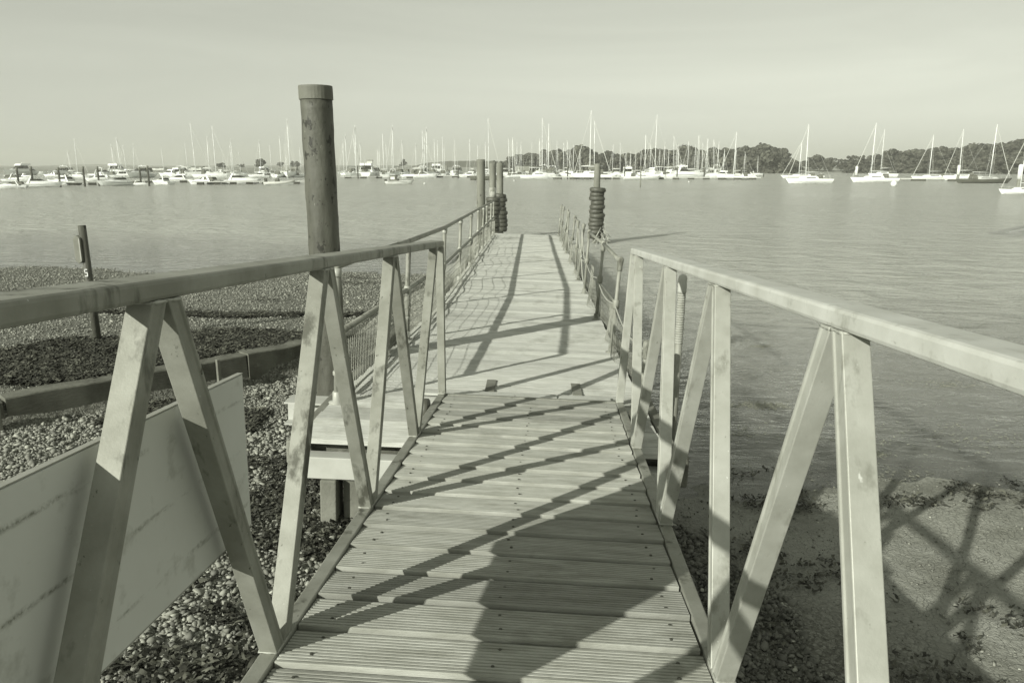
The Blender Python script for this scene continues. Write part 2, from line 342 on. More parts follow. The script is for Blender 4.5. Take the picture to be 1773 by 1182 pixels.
# water: thin clear water over the mud turning silty and opaque with depth
wm = bpy.data.materials.new('estuary_water'); wm.use_nodes = True; nt = wm.node_tree; L = nt.links.new; nt.nodes.remove(nt.nodes['Principled BSDF'])
out = nt.nodes['Material Output']
geo = nt.nodes.new('ShaderNodeNewGeometry')
def wnoise(scale, sc, detail=3, rough=0.5, dist=0.0):
    n = nt.nodes.new('ShaderNodeTexNoise'); n.inputs['Scale'].default_value = scale; n.inputs['Detail'].default_value = detail; n.inputs['Roughness'].default_value = rough; n.inputs['Distortion'].default_value = dist
    m = nt.nodes.new('ShaderNodeMapping'); m.inputs['Scale'].default_value = sc; m.inputs['Rotation'].default_value = (0, 0, R_(6)); L(geo.outputs['Position'], m.inputs[0]); L(m.outputs[0], n.inputs['Vector']); return n
wa = wnoise(2.6, (0.9, 1.7, 1), 4, 0.65, 0.5); wb = wnoise(0.9, (0.65, 1.35, 1), 3, 0.55, 0.8); wc = wnoise(11, (0.5, 1.2, 1), 2, 0.5)
calm = wnoise(0.05, (0.5, 1.6, 1), 3, 0.5)
dep = nt.nodes.new('ShaderNodeAttribute'); dep.attribute_name = 'depth'
ad = nt.nodes.new('ShaderNodeMath'); ad.operation = 'MULTIPLY_ADD'; ad.inputs[1].default_value = 1.9; L(wb.outputs['Fac'], ad.inputs[0]); L(wa.outputs['Fac'], ad.inputs[2])
ad2 = nt.nodes.new('ShaderNodeMath'); ad2.operation = 'MULTIPLY_ADD'; ad2.inputs[1].default_value = 0.16; L(wc.outputs['Fac'], ad2.inputs[0]); L(ad.outputs[0], ad2.inputs[2])
amp = nt.nodes.new('ShaderNodeMapRange'); amp.inputs['From Min'].default_value = 0.0; amp.inputs['From Max'].default_value = 0.9; amp.inputs['To Min'].default_value = 0.02; amp.inputs['To Max'].default_value = 1.0
L(dep.outputs['Fac'], amp.inputs['Value'])
cl = nt.nodes.new('ShaderNodeMapRange'); cl.inputs['From Min'].default_value = 0.35; cl.inputs['From Max'].default_value = 0.65; cl.inputs['To Min'].default_value = 0.7; cl.inputs['To Max'].default_value = 1.15
L(calm.outputs['Fac'], cl.inputs['Value'])
hm = nt.nodes.new('ShaderNodeMath'); hm.operation = 'MULTIPLY'; L(ad2.outputs[0], hm.inputs[0]); L(amp.outputs[0], hm.inputs[1])
hm2 = nt.nodes.new('ShaderNodeMath'); hm2.operation = 'MULTIPLY'; L(hm.outputs[0], hm2.inputs[0]); L(cl.outputs[0], hm2.inputs[1])
bp = nt.nodes.new('ShaderNodeBump'); bp.inputs['Strength'].default_value = 1.0; bp.inputs['Distance'].default_value = 0.30; L(hm2.outputs[0], bp.inputs['Height'])
gl = nt.nodes.new('ShaderNodeBsdfGlossy'); gl.inputs['Roughness'].default_value = 0.07; gl.inputs['Color'].default_value = (1, 1, 1, 1); L(bp.outputs[0], gl.inputs['Normal'])
tr = nt.nodes.new('ShaderNodeBsdfTransparent'); tr.inputs['Color'].default_value = (0.98, 0.99, 0.96, 1)
df = nt.nodes.new('ShaderNodeSubsurfaceScattering'); df.falloff = 'BURLEY'; df.inputs['Scale'].default_value = 0.6; df.inputs['Radius'].default_value = (1, 1, 1); df.inputs['Color'].default_value = T(0.46); L(bp.outputs[0], df.inputs['Normal'])
op = nt.nodes.new('ShaderNodeMapRange'); op.inputs['From Min'].default_value = 0.0; op.inputs['From Max'].default_value = 0.9; op.inputs['To Min'].default_value = 0.20; op.inputs['To Max'].default_value = 1.0
L(dep.outputs['Fac'], op.inputs['Value'])
mb = nt.nodes.new('ShaderNodeMixShader'); L(op.outputs[0], mb.inputs[0]); L(tr.outputs[0], mb.inputs[1]); L(df.outputs[0], mb.inputs[2])
fr = nt.nodes.new('ShaderNodeFresnel'); fr.inputs['IOR'].default_value = 1.33; L(bp.outputs[0], fr.inputs['Normal'])
mw = nt.nodes.new('ShaderNodeMixShader'); L(fr.outputs[0], mw.inputs[0]); L(mb.outputs[0], mw.inputs[1]); L(gl.outputs[0], mw.inputs[2]); L(mw.outputs[0], out.inputs['Surface'])
wx = axis_pts(-3000, 3000, -12, 14, 0.25, 1.2); wy = axis_pts(-8, 420, -6, 20, 0.25, 1.15)
water = grid('water', wx, wy, lambda X, Y: X * 0 + WZ, wm, {'depth': lambda X, Y: np.clip(WZ - hgt(X, Y), 0, 3)})

# ------------------------------------------------------------------ gangway (sloping ramp with lattice sides)
SL, BK = R_(4.315), R_(1.866)
W_, t_r, RIN, ROUT, TH, LP, HT = 1.238, 0.0525, 0.0417, 0.1373, 0.0415, 1.129, 1.1025
def ramp(u, v, w_):
    vv = v * cos(BK) + w_ * sin(BK); ww = -v * sin(BK) + w_ * cos(BK)
    return Vector((vv, u * cos(SL) + ww * sin(SL), -u * sin(SL) + ww * cos(SL)))
RA, RB, RC = ramp(1, 0, 0), ramp(0, 1, 0), ramp(0, 0, 1)
gang = thing('gangway', 'sloping timber-decked gangway with galvanised lattice sides in the foreground', 'gangway', ramp(-3, W_ / 2, -0.12))
NB = 6
def U2(side, v):            # mirrored v for the right-hand side
    return W_ - v if side else v
def member(side, ub, ut, name='lattice_bar'):
    """bar of square channel, foot centred at ub, head centred at ut, cut level with chord and rail"""
    h = 0.0285; t = t_r
    prof = [(-h, 0), (-h, t), (-h + 0.010, t), (-h + 0.013, t - 0.0035), (h - 0.013, t - 0.0035), (h - 0.010, t), (h, t), (h, 0), (h - 0.010, 0), (h - 0.013, 0.0035), (-h + 0.013, 0.0035), (-h + 0.010, 0)]
    # profile in (u, v): also a shallow lip along the face towards the viewer
    p0 = [ramp(ub + a, U2(side, -b), 0.0) for a, b in prof]
    p1 = [ramp(ut + a, U2(side, -RIN - b), HT - TH) for a, b in prof]
    m = MB(); m.prism(p0, p1); o = m.build(name, M['metal_bright' if side else 'metal'], gang, bevel=0.003)  # right bars take the brighter steel, sunlit tone put into the colour
    for uc, vo, wz, up_ in ((ub, 0.0, 0.002, 1), (ut, -RIN, HT - TH - 0.002, -1)):
        wb = MB(); cs_ = [(-h, 0.002), (h, 0.002), (h, t + 0.002), (-h, t + 0.002), (-h, 0.002)]; pts = []
        for (a0, b0), (a1, b1) in zip(cs_[:-1], cs_[1:]):
            for q in range(5): f_ = q / 5; pts.append(ramp(uc + a0 + (a1 - a0) * f_ + rng.uniform(-.0008, .0008), U2(side, vo - b0 - (b1 - b0) * f_), wz + up_ * rng.uniform(0, .0015)))
        pts.append(pts[0]); wb.tube(pts, [rng.uniform(.0028, .0052) for _ in pts], 5); wb.build('weld_bead', M['metal_bright'], o, smooth=True)
    return o
for side in (0, 1):
    # bottom chord, handrail
    m = MB(); u0, u1 = -8.2, 0.0
    def sect(u, va, vb, wa, wb): return [ramp(u, U2(side, va), wa), ramp(u, U2(side, vb), wa), ramp(u, U2(side, vb), wb), ramp(u, U2(side, va), wb)]
    m.prism(sect(u0, 0, -t_r, -0.052, -0.0005), sect(u1 + 0.06, 0, -t_r, -0.052, -0.0005)); m.build('bottom_chord', M['metal'], gang, bevel=0.005)
    m = MB(); m.prism(sect(-8.2, -RIN, -ROUT, HT - TH, HT), sect(0.062, -RIN, -ROUT, HT - TH, HT))
    rail = m.build('handrail', M['rail_sunlit'] if side else M['metal'], gang, bevel=0.009)
    # end post (upright) and lattice
    member(side, 0.03, 0.031, 'end_post')
    for k in range(0, NB + 1):
        tn = -0.25 if k == 0 else -(0.503 + k * LP)      # head of the bar leaning away (towards B_{k+1})
        tf = -(0.445 + k * LP)
        if k > 0: member(side, -k * LP + 0.030, tf)
        if k < NB: member(side, -(k + 1) * LP + 0.0875, tn)
# deck boards: ribbed, each laid with its near edge a little proud
m = MB(); pitch = 0.2015
k = 0
while True:
    ua = 0.045 - (k + 1) * pitch + 0.004 - 0.045; ub_ = ua + pitch - 0.011
    if ua < -8: break
    if k == 0: ub_ = 0.02
    m.tone = rng.uniform(0.2, 0.85); ng = 11; wdt = (ub_ - ua) / ng; tl = rng.uniform(-0.002, 0.002); prof = []
    prof.append((ua, -0.045)); prof.append((ua, 0.0))
    for g in range(ng):
        a = ua + g * wdt; f = lambda q: -0.001 + tl - 0.012 * (q - ua) / (ub_ - ua)
        prof += [(a + 0.0018, f(a)), (a + wdt * 0.60, f(a)), (a + wdt * 0.72, f(a) - 0.0068), (a + wdt * 0.93, f(a) - 0.0068)]
    prof += [(ub_, -0.014), (ub_, -0.045)]
    prof[1] = (ua, prof[2][1] - 0.003)
    v0, v1 = 0.004 + rng.uniform(0, 0.003), W_ - 0.004 - rng.uniform(0, 0.006); sk = rng.uniform(-0.002, 0.002)
    m.prism([ramp(a + sk, v0, b) for a, b in prof], [ramp(a - sk, v1, b) for a, b in prof])
    k += 1
NBOARD = k
deckg = m.build('board_deck', M['deckrib'], gang)
# screws, two each end of every board and in the middle: the nearest ones as parts, the rest as one
rest = MB(); cnt = 0
for k in sorted(range(NBOARD), key=lambda k: abs((k + 1) * pitch - 3.3)):
    ua = -(k + 1) * pitch + 0.004
    for v in (0.085, W_ * 0.5, W_ - 0.085):
        for du in (0.05, 0.145):
            q = ramp(ua + du + rng.uniform(-.008, .008), v + rng.uniform(-.012, .012), 0.0005 - 0.012 * du / 0.19)
            m = MB() if cnt < 96 else rest; m.lathe(q - RC * 0.003, [(0.0055, 0), (0.0055, 0.0035), (0.002, 0.0042)], 8, axis=RC)
            if cnt < 96: m.build('screw_head', M['float'], deckg)
            cnt += 1
o = rest.build('screw_head', M['float'], deckg); o['kind'] = 'stuff'
# end plate, hinge tabs and rollers
m = MB(); m.prism([ramp(0.062, 0.0, -0.05), ramp(0.062, W_, -0.05), ramp(0.062, W_, -0.004), ramp(0.062, 0.0, -0.004)],
                  [ramp(0.021, 0.0, -0.05), ramp(0.021, W_, -0.05), ramp(0.021, W_, -0.004), ramp(0.021, 0.0, -0.004)])
m.build('end_plate', M['metal'], gang, bevel=0.003)
for side in (0, 1):
    m = MB(); c = ramp(-0.33, U2(side, -0.085), -0.035)
    m.lathe(c - RB * 0.022, [(0.02, -0.004), (0.066, 0), (0.075, 0.008), (0.075, 0.036), (0.066, 0.044), (0.02, 0.048)], 24, axis=RB)
    wl = m.build('roller_wheel', M['rubber'], gang, smooth=True)
    m = MB(); m.lathe(c - RB * 0.03, [(0.016, 0), (0.016, 0.06)], 12, axis=RB); m.build('axle', M['metal'], wl)
for u in np.arange(-8, -0.3, 1.129):
    m = MB()
    m.prism([ramp(u, 0.001, -0.10), ramp(u, W_ - .001, -0.10), ramp(u, W_ - .001, -0.053), ramp(u, 0.001, -0.053)],
            [ramp(u + 0.05, 0.001, -0.10), ramp(u + 0.05, W_ - .001, -0.10), ramp(u + 0.05, W_ - .001, -0.053), ramp(u + 0.05, 0.001, -0.053)])
    m.build('cross_member', M['metal'], gang)
# board bolted to the outside of the left lattice
def bsec(u): return [ramp(u, -0.098, 0.355), ramp(u, -0.112, 0.357), ramp(u, -0.131, 0.796), ramp(u, -0.117, 0.794)]
m = MB(); m.prism(bsec(-4.40), bsec(-3.315)); bd = m.build('side_board', M['ply'], gang, bevel=0.002)
bd['label'] = 'weathered plywood board bolted to the outside of the left lattice'
m = MB(); m.prism([ramp(-4.40, -0.0985, 0.3545), ramp(-4.40, -0.1125, 0.3545), ramp(-4.40, -0.1125, 0.352), ramp(-4.40, -0.0985, 0.352)], [ramp(-3.315, -0.0985, 0.3545), ramp(-3.315, -0.1125, 0.3545), ramp(-3.315, -0.1125, 0.352), ramp(-3.315, -0.0985, 0.352)])
m.prism([ramp(-4.40, -0.1165, 0.7965), ramp(-4.40, -0.1315, 0.7965), ramp(-4.40, -0.1315, 0.799), ramp(-4.40, -0.1165, 0.799)], [ramp(-3.315, -0.1165, 0.7965), ramp(-3.315, -0.1315, 0.7965), ramp(-3.315, -0.1315, 0.799), ramp(-3.315, -0.1165, 0.799)])
m.build('pale_edging', M['plyedge'], bd)
for (u, w0) in ((-3.985, 0.70), (-4.20, 0.46), (-3.40, 0.72), (-3.44, 0.45)):
    m = MB(); m.lathe(ramp(u, -0.1 - 0.0385 * w0, w0), [(0.012, 0), (0.012, 0.004), (0.007, 0.005), (0.007, 0.012), (0.004, 0.013)], 10, axis=RB)
    m.build('bolt', M['metal_bright'], bd)

# ------------------------------------------------------------------ jetty
JY, JS, JB = R_(-1.6), R_(1.0), R_(2.2)
JE = Vector((sin(JY), cos(JY), -tan(JS))).normalized(); JR = Vector((cos(JY), -sin(JY), -tan(JB))).normalized(); JU = JR.cross(JE)
J0 = Vector((0.6, 0, -0.09))
def jt(v, s, w_): return J0 + JR * v + JE * s + JU * w_
def jleft(s): return -1.17 - 0.24 * min(1.0, max(0.0, (3.9 - s) / 4.2))
jet = thing('jetty', 'long narrow timber jetty with tubular rails running out over the water', 'jetty', jt(0, 8, -1.0))
def jbox(m, v0, v1, s0, s1, w0, w1):
    m.prism([jt(v0, s0, w0), jt(v1, s0, w0), jt(v1, s0, w1), jt(v0, s0, w1)], [jt(v0, s1, w0), jt(v1, s1, w0), jt(v1, s1, w1), jt(v0, s1, w1)])
m = MB(); s = -0.862; k = 0
while s < 17.85:
    wd = 0.142; m.tone = rng.uniform(0.1, 0.9); dz = rng.uniform(-0.002, 0.002); s1 = s + wd - rng.uniform(0.004, 0.009)
    vl = jleft(s) - rng.uniform(0, 0.015); vr = 0.856 + rng.uniform(0, 0.012)
    prof = [(s, -0.03)]; ng = 7; gw = (s1 - s) / ng
    for g in range(ng):
        a = s + g * gw; prof += [(a + 0.001, dz), (a + gw * 0.75, dz), (a + gw * 0.82, dz - 0.0022), (a + gw * 0.97, dz - 0.0022)]
    prof += [(s1, -0.03)]
    vm_ = (vl + vr) / 2 + rng.uniform(-.3, .3)
    sk = rng.uniform(-0.0015, 0.0015)
    m.prism([jt(vl, a + sk, b) for a, b in prof], [jt(vr, a - sk, b) for a, b in prof]); s += wd; k += 1
m.build('plank_deck', M['deckpl'], jet)
m = MB()
for v in (-1.0, -0.35, 0.3, 0.78): m = MB(); jbox(m, v, v + 0.07, -0.62, 17.8, -0.20, -0.031); m.build('bearer', M['timber_dark'], jet)
m = MB(); jbox(m, 0.885, 0.965, -0.80, 17.9, -0.15, -0.025); m.build('side_waling', M['timber_grey'], jet, bevel=0.008)
m = MB(); jbox(m, -1.335, -1.255, 3.3, 17.9, -0.15, -0.028); m.build('side_waling', M['timber_grey'], jet, bevel=0.008)
m = MB(); m.prism([jt(-1.49, -0.86, -0.17), jt(-1.42, -0.86, -0.17), jt(-1.42, -0.86, -0.02), jt(-1.49, -0.86, -0.02)], [jt(-1.48, 3.2, -0.17), jt(-1.41, 3.2, -0.17), jt(-1.41, 3.2, -0.02), jt(-1.48, 3.2, -0.02)])
m.build('side_waling', M['timber_grey'], jet, bevel=0.01)
# cross beam below the front edge on its block footing
m = MB(); jbox(m, -1.40, 0.9, -0.90, -0.78, -0.245, -0.105); m.build('front_beam', M['whitebeam'], jet, bevel=0.006)
m = MB(); jbox(m, -1.38, 0.84, -0.70, -0.64, -0.30, -0.033); m.build('gap_backing', M['timber_dark'], jet)  # dark board added behind the beam to blacken the gap under the deck
m = MB(); jbox(m, 0.87, 1.00, -0.86, -0.72, -0.21, -0.01); m.build('corner_block', M['timber_dark'], jet, bevel=0.01)
# steel I-beam crossing under the deck and carrying the big pile guide
m = MB()
jbox(m, -1.78, 0.8, 0.00, 0.20, -0.215, -0.203); jbox(m, -1.78, 0.8, 0.00, 0.20, -0.055, -0.043); jbox(m, -1.78, 0.8, 0.092, 0.106, -0.203, -0.055)
m.build('steel_crossbeam', M['whitebeam'], jet)
for s in (3.5, 6.5, 9.5, 12.5, 15.5, 17.6):
    m = MB(); jbox(m, -1.3, 0.95, s, s + 0.15, -0.36, -0.201); m.build('crossbeam', M['timber_dark'], jet)
    for v in (-1.1, 0.75):
        p = jt(v, s + 0.075, -0.36); zb = float(hgt(p.x, p.y)) - 0.2
        m = MB(); m.lathe((p.x, p.y, zb), [(0.10, 0), (0.10, p.z - zb)], 14, jit=0.01); m.build('support_pile', M['timber_dark'], jet, smooth=True)
for fa, fb_, fz in ((-1.14, -0.40, -0.9), (0.2, 0.7, -1.15)):
    m = MB(); jbox(m, fa, fb_, -0.84, -0.45, fz, -0.246); m.build('concrete_footing', M['concrete'], jet, bevel=0.012)
m = MB(); jbox(m, -1.265, -1.165, -0.92, -0.74, -0.70, -0.246); m.build('footing_post', M['concrete'], jet, bevel=0.008)
# hinge tabs and flap where the gangway lands
for v in (-0.335, 0.345):
    m = MB(); jbox(m, v, v + 0.075, 0.36, 0.70, 0.003, 0.010); m.build('guide_plate', M['timber_grey'], jet, bevel=0.002)
for i, (a, b) in enumerate(((-0.9, -0.1), (-0.09, 0.22), (0.23, 0.62))):
    for q in range(3):
        m = MB(); o_ = rng.uniform(-0.01, 0.01); jbox(m, a + o_, b + o_ * 0.5, 0.155 + q * 0.055, 0.20 + q * 0.055, 0.004 + 0.004 * (2 - q), 0.018 + 0.006 * (2 - q)); m.build('landing_strip', M['deckpl'], jet, bevel=0.003)
# left rail: tubular posts with clamps, top rail and middle rail
def jtube(m, pts, r, n=8): m.tube([jt(*p) for p in pts], r, n)
LS = [-0.09, 2.15, 4.4, 6.63, 8.78, 10.8, 12.3, 13.75, 15.6, 17.2]
HTOP, HMID = 0.98, 0.50
def lv(s): return jleft(s) + 0.035
tops = []
for s in LS:
    m = MB(); ln = rng.uniform(-0.015, 0.015); jtube(m, [(lv(s), s, 0), (lv(s) + ln * .5, s + ln * .3, 0.5), (lv(s) + ln, s + ln, HTOP - 0.03)], 0.0243, 10)
    po = m.build('rail_post', M['metal'], jet, smooth=True); tops.append((lv(s) + ln, s + ln, HTOP))
    m = MB()
    m.lathe(jt(lv(s), s, 0.0), [(0.062, 0), (0.062, 0.007), (0.034, 0.010), (0.034, 0.08), (0.03, 0.085)], 14, axis=JU)
    m.build('clamp', M['metal_bright'], po, smooth=True); m = MB()
    m.lathe(jt(lv(s) + ln * .5, s + ln * .3, HMID - 0.055), [(0.03, 0), (0.034, 0.01), (0.034, 0.085), (0.03, 0.095)], 12, axis=JU)
    m.build('clamp', M['metal_bright'], po, smooth=True); m = MB()
    m.lathe(jt(lv(s) + ln, s + ln, HTOP - 0.075), [(0.030, 0), (0.034, 0.01), (0.034, 0.06)], 12, axis=JU)
    m.build('clamp', M['metal_bright'], po, smooth=True); m = MB()
    m.lathe(jt(lv(s), s, 0.20), [(0.026, 0), (0.031, 0.006), (0.031, 0.03), (0.026, 0.036)], 12, axis=JU)
    m.build('clamp', M['metal_bright'], po, smooth=True)
m = MB(); jtube(m, [tops[0]] + tops[1:], 0.0243, 12); m.build('top_rail', M['metal'], jet, smooth=True)
m = MB(); jtube(m, [(lv(s), s, HMID) for s in LS], 0.0243, 12); m.build('middle_rail', M['metal'], jet, smooth=True)
# wire mesh panels (near panel of close weldmesh, then wider wavy netting)
def meshpanel(vf, s0, s1, h, dv, dh, wav, r=0.0016, lean=0.0, name='wire_mesh'):
    m = MB(); ns = int((s1 - s0) / dv); rows = int(h / dh)
    P = lambda s, w_: (vf(s) + lean + wav * 0.03 * sin(s * 2.3 + w_ * 3) + wav * 0.018 * sin(s * 6.1 + 1) * (1 - w_ / h), s + wav * 0.03 * sin(w_ * 9 + s * 1.7), w_ + wav * 0.016 * sin(s * 3.7))
    for i in range(ns + 1):
        s = s0 + i * dv; m.tube([jt(*P(s, h * j / 4)) for j in range(5)], r, 3, cap=False)
    for j in range(rows + 1):
        w_ = 0.012 + (h - 0.012) * j / rows
        m.tube([jt(*P(s0 + (s1 - s0) * i / max(2, int((s1 - s0) * 5)), w_)) for i in range(max(2, int((s1 - s0) * 5)) + 1)], r, 3, cap=False)
    return m.build(name, M['mesh'], jet)
for a, b in zip(LS[:-1], LS[1:]):
    if a < 4: meshpanel(lambda s: lv(s) + 0.028, a + 0.04, b - 0.04, HMID - 0.02, 0.05, 0.075, 0.5, 0.0026)
    else: meshpanel(lambda s: lv(s) + 0.03, a + 0.04, b - 0.04, HMID - 0.02, 0.085, 0.085, 1.0, 0.0034)
# loose hem of the netting curling onto the deck
m = MB(); m.tube([jt(lv(s) + 0.07 + 0.05 * abs(sin(s * 1.45)) , s, 0.012 + 0.02 * abs(sin(s * 3.1))) for s in np.arange(0.1, 17.2, 0.12)], 0.006, 5)
m.tube([jt(lv(s) + 0.035, s, 0.03) for s in np.arange(0.1, 17.2, 0.3)], 0.009, 5); m.build('mesh_hem', M['mesh'], jet)
# right rail: capped posts of uneven lean, strap between the heads, netting and rope
RS = [(-0.05, 0.50, 0.02, 0.01), (1.95, 0.89, 0.03, 0.0), (3.75, 0.905, 0.035, 0.02), (5.9, 0.90, 0.02, -0.02), (7.4, 0.90, 0.04, 0.03), (8.3, 0.905, 0.0, 0.04),
      (10.4, 0.90, 0.06, 0.02), (12.2, 0.905, 0.02, 0.05), (13.9, 0.90, 0.07, 0.0), (15.7, 0.905, 0.04, 0.06), (17.5, 0.90, 0.05, 0.03)]
heads = []
for i, (s, hh, lx, ly) in enumerate(RS):
    m = MB(); jtube(m, [(0.80, s, 0), (0.80 + lx * .5, s + ly * .5, hh * .5), (0.80 + lx, s + ly, hh)], 0.019, 10); po = m.build('rail_post', M['metal'], jet, smooth=True)
    ax = (jt(0.80 + lx, s + ly, hh) - jt(0.80, s, 0)).normalized(); hd = jt(0.80 + lx, s + ly, hh); heads.append(hd)
    m = MB(); m.lathe(jt(0.80, s, 0), [(0.055, 0), (0.055, 0.007), (0.032, 0.01), (0.032, 0.07)], 12, axis=ax)
    m.build('clamp', M['metal'], po, smooth=True); m = MB()
    m.lathe(jt(0.80 + lx * .53, s + ly * .53, hh * .53) - ax * 0.04, [(0.028, 0), (0.034, 0.01), (0.034, 0.08), (0.028, 0.09)], 12, axis=ax)
    m.build('clamp', M['metal'], po, smooth=True); m = MB()
    m.lathe(hd - ax * 0.09, [(0.022, 0), (0.027, 0.008), (0.027, 0.07), (0.032, 0.085), (0.032, 0.115), (0.022, 0.13), (0.01, 0.135)], 12, axis=ax)
    m.build('clamp', M['metal'], po, smooth=True)
m = MB()
for a, b in ((1, 2), (2, 3), (5, 6)):
    m.tube([heads[a], heads[b]], 0.02, 8)
m.build('top_rail', M['metal'], jet, smooth=True)
m = MB(); m.tube([jt(0.81, s, 0.47 - 0.08 * abs(sin(s * 1.55))) for s in np.arange(-0.05, 17.5, 0.2)], 0.008, 6); m.build('sagging_wire', M['rope'], jet, smooth=True)
for a, b in zip(RS[:-1], RS[1:]):
    if a[0] != 5.9: meshpanel(lambda s: 0.835, a[0] + 0.04, b[0] - 0.04, 0.42, 0.05, 0.05, 1.6, 0.0022, 0.0)
m = MB()
def sagrope(m, a, b, sag, r=0.012, n=16):
    pts = [a.lerp(b, i / n) - Vector((0, 0, sag * 4 * (i / n) * (1 - i / n))) for i in range(n + 1)]; m.tube(pts, r, 6)
for (a, b, hz, sg), lb in zip(((3, 4, 0.85, 0.42), (3, 4, 0.5, 0.42), (4, 5, 0.8, 0.30), (6, 7, 0.5, 0.35)),
        ('upper loop of the pair of ropes hanging in front of the lone pile', 'lower loop of the pair of ropes hanging in front of the lone pile', 'short rope loop just beyond the pair on the right rail', 'farthest rope loop on the right rail')):
    m = MB(); sagrope(m, jt(0.82, RS[a][0], hz), jt(0.82, RS[b][0], hz), sg); ro = m.build('hanging_rope', M['rope'], None, smooth=True, origin=jt(0.82, RS[a][0], 0)); tag(ro, lb, 'rope', 'rope loops on the right rail')
# tall capped mooring pole outside the right corner
pp = jt(1.10, 0.28, 0); pz = float(hgt(pp.x, pp.y)) - 0.1
mp_ = thing('mooring_pole', 'leaning sleeved pole with a rounded pale cap outside the near right corner of the jetty', 'pole', (pp.x, pp.y, pz))
topp = Vector((pp.x + 0.03, pp.y + 0.02, 0.78))
m = MB(); m.tube([Vector((pp.x, pp.y, pz)), topp], 0.028, 12); m.build('pole', M['metal'], mp_, smooth=True)
ax = (topp - Vector((pp.x, pp.y, pz))).normalized()
m = MB(); m.lathe(topp - ax * 0.02, [(0.030, -.05), (0.033, -.04), (0.033, 0.05), (0.028, 0.07), (0.014, 0.082)], 16, axis=ax); m.build('cap', M['whitebeam'], mp_, smooth=True)
m = MB()
for q in range(24): m.lathe(topp - ax * (0.04 + q * 0.018), [(0.029, 0), (0.0315, 0.006), (0.029, 0.013)], 12, axis=ax)
m.build('rope_wrap', M['rope'], mp_, smooth=True)

# ------------------------------------------------------------------ piles
def pile(name, label, x, y, ztop, r, m_, cap=False, taper=0.98, jit=0.007, n=28, tilt=(0, 0)):
    zb = float(hgt(x, y)) - 0.4; t = thing(name, label, 'pile', (x, y, zb), 'mooring piles around the jetty')
    H = ztop - zb; prof = [(r * (1.02 - (1.02 - taper) * i / 40), H * i / 40) for i in range(41)]
    m = MB(); m.lathe((x, y, zb), prof if not cap else [(a, b * (H - 0.105) / H) for a, b in prof], n, jit=jit, axis=(tilt[0], tilt[1], 1)); m.build('shaft', m_, t, smooth=False if False else True)
    if cap:
        m = MB(); m.lathe((x, y, ztop - 0.106), [(r * 1.00, -0.004), (r * 1.045, 0), (r * 1.05, 0.09), (r * 1.03, 0.103), (r * 0.5, 0.106)], 32, jit=0.004); m.build('cap_band', M['pilecap'], t, smooth=False)
    return t
pile('timber_pile', 'big dark pile with a pale cap band standing left of the gangway foot', -1.13, 0.98, 2.235, 0.128, M['pile'], cap=True, jit=0.006, n=64)
A = at_d(832.5, 23.6, 0); pile('timber_pile', 'bare pile left of the jetty end, tallest of the far three', A.x, A.y, z_at(276, 23.6), 0.13, M['pilefar'])
B = at_d(853, 27.4, 0); bt = pile('timber_pile', 'middle of three far piles, pale scraped band above its tyre stack', B.x, B.y, z_at(282, 27.4), 0.118, M['pilefar'])
m = MB(); zb_ = z_at(325, 27.4); m.lathe((B.x, B.y, z_at(345, 27.4)), [(0.121, 0), (0.121, zb_ - z_at(345, 27.4))], 20); m.build('scraped_band', M['pilepale'], bt, smooth=True)
D = at_d(865.5, 29.0, 0); pile('timber_pile', 'tyre-hung pile rightmost of the three at the left of the jetty end', D.x, D.y, z_at(282, 29), 0.125, M['pilefar'])
Rp = at_d(1034.5, 27.3, 0); rt = pile('timber_pile', 'narrow pile standing alone in the water to the right of the jetty', Rp.x, Rp.y, z_at(284, 27.3), 0.115, M['pilefar'])
m = MB(); m.box((Rp.x - 0.12, Rp.y - 0.02, z_at(291.5, 27.3)), 0.40, 0.10, 0.10); m.build('bracket', M['pilefar'], rt, bevel=0.01)

# tyres threaded on the piles: every tyre a thing
def tyre_proto(k):
    R, r = (0.285, 0.094) if k == 0 else (0.272, 0.088)
    m = MB(); n1, n2 = 28, 12; o = 0; vs = []; fs = []
    for i in range(n1):
        a = 2 * pi * i / n1
        for j in range(n2):
            b = 2 * pi * j / n2; rr = R - r + r * cos(b) * (1.0 if cos(b) < 0 else 0.92)
            z = r * 0.95 * sin(b) * (1.12 if abs(sin(b)) < .9 else 1)
            vs.append((rr * cos(a), rr * sin(a), z))
    for i in range(n1):
        for j in range(n2): fs.append((i * n2 + j, ((i + 1) % n1) * n2 + j, ((i + 1) % n1) * n2 + (j + 1) % n2, i * n2 + (j + 1) % n2))
    m.add(vs, fs); return m
TY = []
ORD = ['top', 'second', 'third', 'fourth', 'fifth', 'sixth', 'seventh', 'eighth', 'ninth', 'tenth', 'eleventh', 'twelfth', 'thirteenth', 'fourteenth', 'fifteenth', 'sixteenth']
def tyres(P, dist, ytop, ybot, where, grp, first_tilt=0, big=1.0):
    z1 = z_at(ytop, dist); z0 = z_at(ybot, dist); n = max(1, int(round((z1 - z0) / 0.150))); dz = (z1 - z0) / n
    for i in range(n):
        z = z1 - dz * (i + 0.5); lab = '%s tyre from the top threaded on %s' % (ORD[min(i, 15)], where) if i else 'top tyre of the stack threaded on %s' % where
        key = i % 2
        if len(TY) <= key:
            o = tyre_proto(key).build('old_tyre', M['rubber'], None, smooth=True, origin=(0, 0, 0)); TY.append(o)
        else:
            o = TY[key].copy(); C.objects.link(o)
        tag(o, lab, 'tyre', grp)
        tl = first_tilt if i == 0 else 0
        o.location = (P.x + rng.uniform(-.035, .035), P.y + rng.uniform(-.03, .03), z)
        o.rotation_euler = (rng.uniform(-.06, .06) , rng.uniform(-.07, .07) + tl, rng.uniform(0, 6)); s_ = big * rng.uniform(0.93, 1.06); o.scale = (s_, s_, dz / 0.150 * 0.98)
tyres(Rp, 27.3, 325, 412, 'the lone right pile', 'tyres on the lone right pile')
